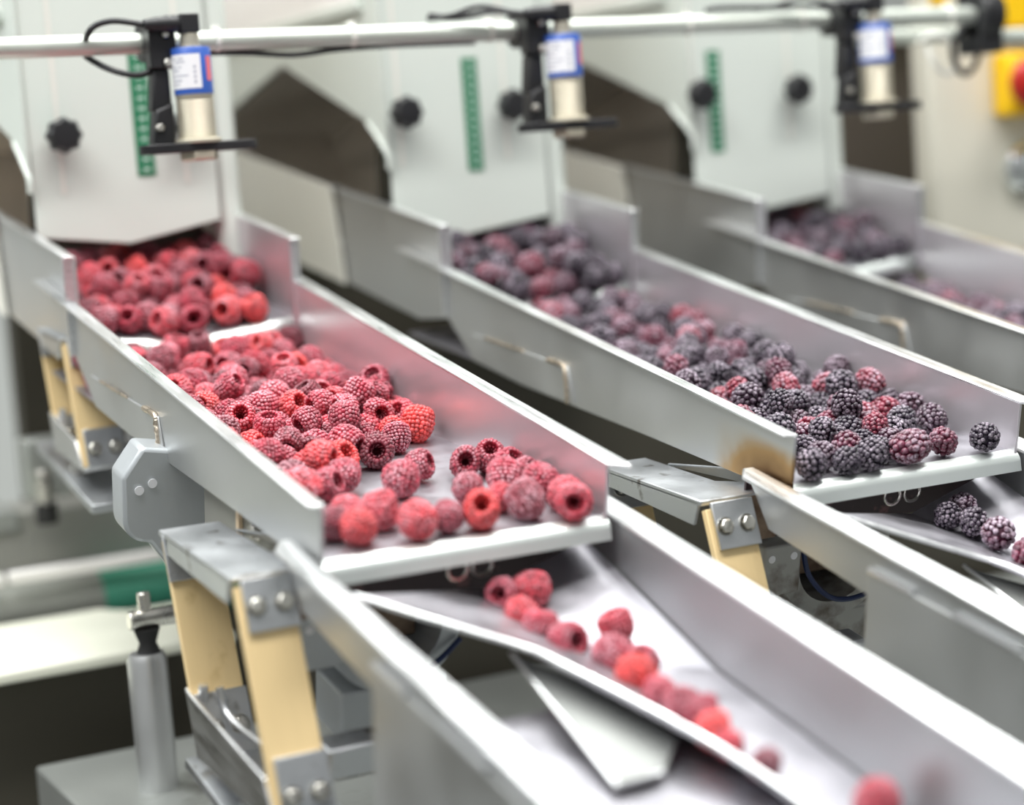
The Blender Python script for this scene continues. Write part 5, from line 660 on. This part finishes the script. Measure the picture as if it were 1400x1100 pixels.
for (lab, ax), b, tn in zip(RH, DATA['h1'], RT1): berry('raspberry', b[:3], b[3], lab, None, ax, tone=tn)
def zone(x, y, y0, y1):
    a = 'front' if y < y0 else ('middle' if y < y1 else 'rear')
    b = 'left wall' if x < .066 else ('tray centre' if x < .133 else 'right wall')
    return a, b
for b in DATA['mid1']:
    a, w = zone(b[0], b[1], .27, .41)
    g = f'raspberries of the pile, {a} third by the {w}'; ax = None
    u = rb.random()
    if u < .22: ax = (rb.uniform(-.8, .3), rb.uniform(-.9, -.3), rb.uniform(.2, .9))
    berry('raspberry', b[:3], b[3], f'frozen raspberry in the {a} third of the long pile, by the {w}', g, ax)
for b in DATA['hd1']:
    a, w = zone(b[0], b[1], .60, .655); a = {'front': 'front row at the white lip', 'middle': 'middle', 'rear': 'shaded rear under the gate'}[a]
    w = w.replace('tray centre', 'centre')
    ax = (rb.uniform(-.8, .3), rb.uniform(-.9, -.3), rb.uniform(.1, .7)) if rb.random() < .2 else None
    berry('raspberry', b[:3], b[3], f'red raspberry on the short upper tray, {a}, {w}', f'raspberries on the upper tray, {a}, {w}', ax)
CH = [(0.1213, -0.0082, 'raspberry with dark hollow leading the file at the funnel top', (-.7, -.6, .3), 0.0112),
      (0.1404, -0.0086, 'tall raspberry beside the hollow one at the funnel top', None, 0.0128),
      (0.12, -0.0351, 'red raspberry below the first pair in the funnel', None, 0.0112),
      (0.1232, -0.0547, 'raspberry fourth along the funnel file', None, 0.0115),
      (0.13, -0.0768, 'raspberry with dark hollow before the pale one in the file', (.2, -.9, .3), 0.0122),
      (0.1684, -0.0732, 'raspberry sitting above the file on the right wing', None, 0.0112),
      (0.1479, -0.1037, 'pale frosted raspberry in the middle of the file', None, 0.0127),
      (0.1475, -0.1307, 'bright red raspberry after the pale frosted one', None, 0.0128),
      (0.1605, -0.1199, 'raspberry beside the pale frosted one, right side', None, 0.0105),
      (0.1473, -0.159, 'blurred raspberry in the lower half of the file', None, 0.0112),
      (0.1493, -0.1804, 'dull raspberry further down the file', None, 0.0108),
      (0.155, -0.1929, 'dark red raspberry near the end of the file', None, 0.0115),
      (0.1503, -0.2123, 'orange red raspberry near the end of the file', None, 0.0112),
      (0.1493, -0.2298, 'last raspberry of the unbroken file', None, 0.0085),
      (0.1553, -0.2575, 'small purple raspberry alone past the end of the file', None, 0.009),
      (0.186, -0.3171, 'raspberry just cut by the bottom picture edge', None, 0.012)]
def fold(y): return -.0455-.011*min(1, max(0, (.022-y)/.115))-.004*min(1, max(0, (-.093-y)/.15))
CT1 = [(.35, .6), (.75, .5), (.85, .3), (.6, .6), (.45, .5), (.7, .4), (.45, 1.2), (1., .1), (.4, .6), (.6, .5), (.3, .7), (.3, .3), (.97, .15), (.8, .4), (.02, .6), (.7, .4)]
for (x, y, lab, ax, r), tn in zip(CH, CT1): berry('raspberry', (x, y, fold(y)+.0115), r, lab, None, ax, tone=tn)
X2 = PITCH
BH = [('frosted blackberry at the left front corner touching the burnt wall', None), ('glossy black blackberry second from left at the lip', None), ('dark blackberry third from left at the lip', None), ('large oval reddish blackberry at the lip right of the dark ones', None), ('round red black blackberry at the right end of the pile', None),
      ('single blackberry standing apart near the right end of the lip', (-.45, -.85, .1)), ('blackberry leaning on the right wall at the pile end', None), ('tall blackberry heaped above the right pile end', None), ('blackberry behind the left front corner berry', None)]
for i, ((lab, ax), b) in enumerate(zip(BH, DATA['h2'])):
    sq = (b[3]*.97, b[3]*.97, b[3]*1.25) if i == 3 else None
    berry('blackberry', (b[0]+X2, b[1], b[2]), b[3], lab, None, (1, .1, .1) if i == 3 else ax, None, sq, [(.3, .9), (.1, .1), (.15, .6), (.78, .7), (.80, .3), (.15, .35), (.5, .5), (.6, .6), (.3, .7)][i])
for b in DATA['mid2']:
    a, w = zone(b[0], b[1], .17, .36)
    berry('blackberry', (b[0]+X2, b[1], b[2]), b[3], f'frozen blackberry in the {a} third of the near long pile, by the {w}', f'near blackberry pile, {a} third by the {w}')
for b in DATA['hd2']:
    a, w = zone(b[0], b[1], .62, .62); a = {'front': 'mouth', 'middle': 'mouth', 'rear': 'shaded rear under the gate'}[a]
    berry('blackberry', (b[0]+X2, b[1], b[2]), b[3], f'blurred blackberry on the near short upper tray, {a}, {w.replace("tray ", "")}', f'near upper tray blackberries, {a}, {w}')
for b in DATA['hd3']:
    a, w = zone(b[0], b[1], .62, .62); a = {'front': 'front half', 'middle': 'front half', 'rear': 'rear half'}[a]
    berry('blackberry', (b[0]+2*X2, b[1], b[2]), b[3], f'blurred blackberry on the far short upper tray, {a}, {w.replace("tray ", "")}', f'far upper tray blackberries, {a}, {w}')
for b in DATA['mid3']:
    berry('blackberry', (b[0]+2*X2, b[1], b[2]), b[3], 'blurred blackberry on the far right long tray at the picture edge', 'blackberries on the far right long tray')
for x, y, lab, r in [(.1330, -.010, 'blackberry at the top left of the funnel clump', .0112), (.1530, -.002, 'mauve blackberry at the back of the funnel clump', .0112), (.1440, -.026, 'blackberry in the middle of the funnel clump', .0118), (.1450, -.051, 'large brown frosted blackberry at the front of the funnel clump', .0140), (.1480, -.080, 'reddish blackberry in the funnel cut by the right edge', .0115)]:
    berry('blackberry', (x+X2, y, fold(y)+r), r, lab, tone={.0112: (.25, .4) if x < .14 else (.5, .9), .0118: (.4, .6), .0140: (.62, 1.1), .0115: (.85, .4)}[r])

# ------------------------------------------------------------------ light, world, camera
def area(name, loc, rot, sx, sy, e, col):
    l = bpy.data.lights.new(name, 'AREA'); l.shape = 'RECTANGLE'; l.size = sx; l.size_y = sy; l.energy = e; l.color = col
    o = bpy.data.objects.new(name, l); C.objects.link(o); o.location = loc; o.rotation_euler = rot; return o
area('ceiling_strip_light', (.3, -.5, 2.3), (0, 0, 0), 3.2, .5, 95, (1, .99, .97))
area('ceiling_strip_light', (.3, .9, 2.3), (0, 0, 0), 3.2, .5, 85, (.98, 1, .97))
area('ceiling_strip_light', (-1.6, .3, 2.3), (0, math.radians(-25), 0), .5, 3.0, 48, (.98, .99, 1))  # side strip tilted inward, kept as fill for the low left machinery
w = bpy.data.worlds.new('hall'); bpy.context.scene.world = w; w.use_nodes = True; N = w.node_tree.nodes; L = w.node_tree.links
bg = N['Background']; tc = N.new('ShaderNodeTexCoord'); sp = N.new('ShaderNodeSeparateXYZ'); rp = N.new('ShaderNodeValToRGB'); mr = N.new('ShaderNodeMapRange')
L.new(tc.outputs['Generated'], sp.inputs[0]); L.new(sp.outputs['Z'], mr.inputs[0]); mr.inputs[1].default_value = -1; mr.inputs[2].default_value = 1
L.new(mr.outputs[0], rp.inputs[0]); L.new(rp.outputs[0], bg.inputs['Color'])
e = rp.color_ramp.elements; e[0].position = .0; e[0].color = (.10, .10, .10, 1); e[1].position = 1; e[1].color = (1.15, 1.17, 1.15, 1)
for p, c in ((.42, (.22, .22, .22)), (.52, (.60, .61, .60)), (.70, (.95, .97, .96))): k = e.new(p); k.color = (*c, 1)
bg.inputs['Strength'].default_value = .55

cam = bpy.data.cameras.new('camera'); co = bpy.data.objects.new('camera', cam); C.objects.link(co)
cw = Vector((-0.43125351, -1.12252318, 0.22758324))
rt = Vector((0.8860402276, -0.4581277169, -0.0710753827)); dn = Vector((-0.1146624184, -0.0680040502, -0.9910741542)); fw = Vector((0.4492051256, 0.8862812444, -0.1127843559))
co.matrix_world = Matrix(((rt.x, -dn.x, -fw.x, cw.x), (rt.y, -dn.y, -fw.y, cw.y), (rt.z, -dn.z, -fw.z, cw.z), (0, 0, 0, 1)))
cam.sensor_width = 36; cam.lens = 2689.16/1400*36; cam.clip_start = .02
cam.dof.use_dof = True; cam.dof.focus_distance = 1.46; cam.dof.aperture_fstop = 2.15
sc = bpy.context.scene; sc.camera = co
sc.view_settings.view_transform = 'Standard'; sc.view_settings.look = 'None'; sc.view_settings.gamma = 1; sc.view_settings.use_curve_mapping = False
sc.view_settings.exposure = 0.0
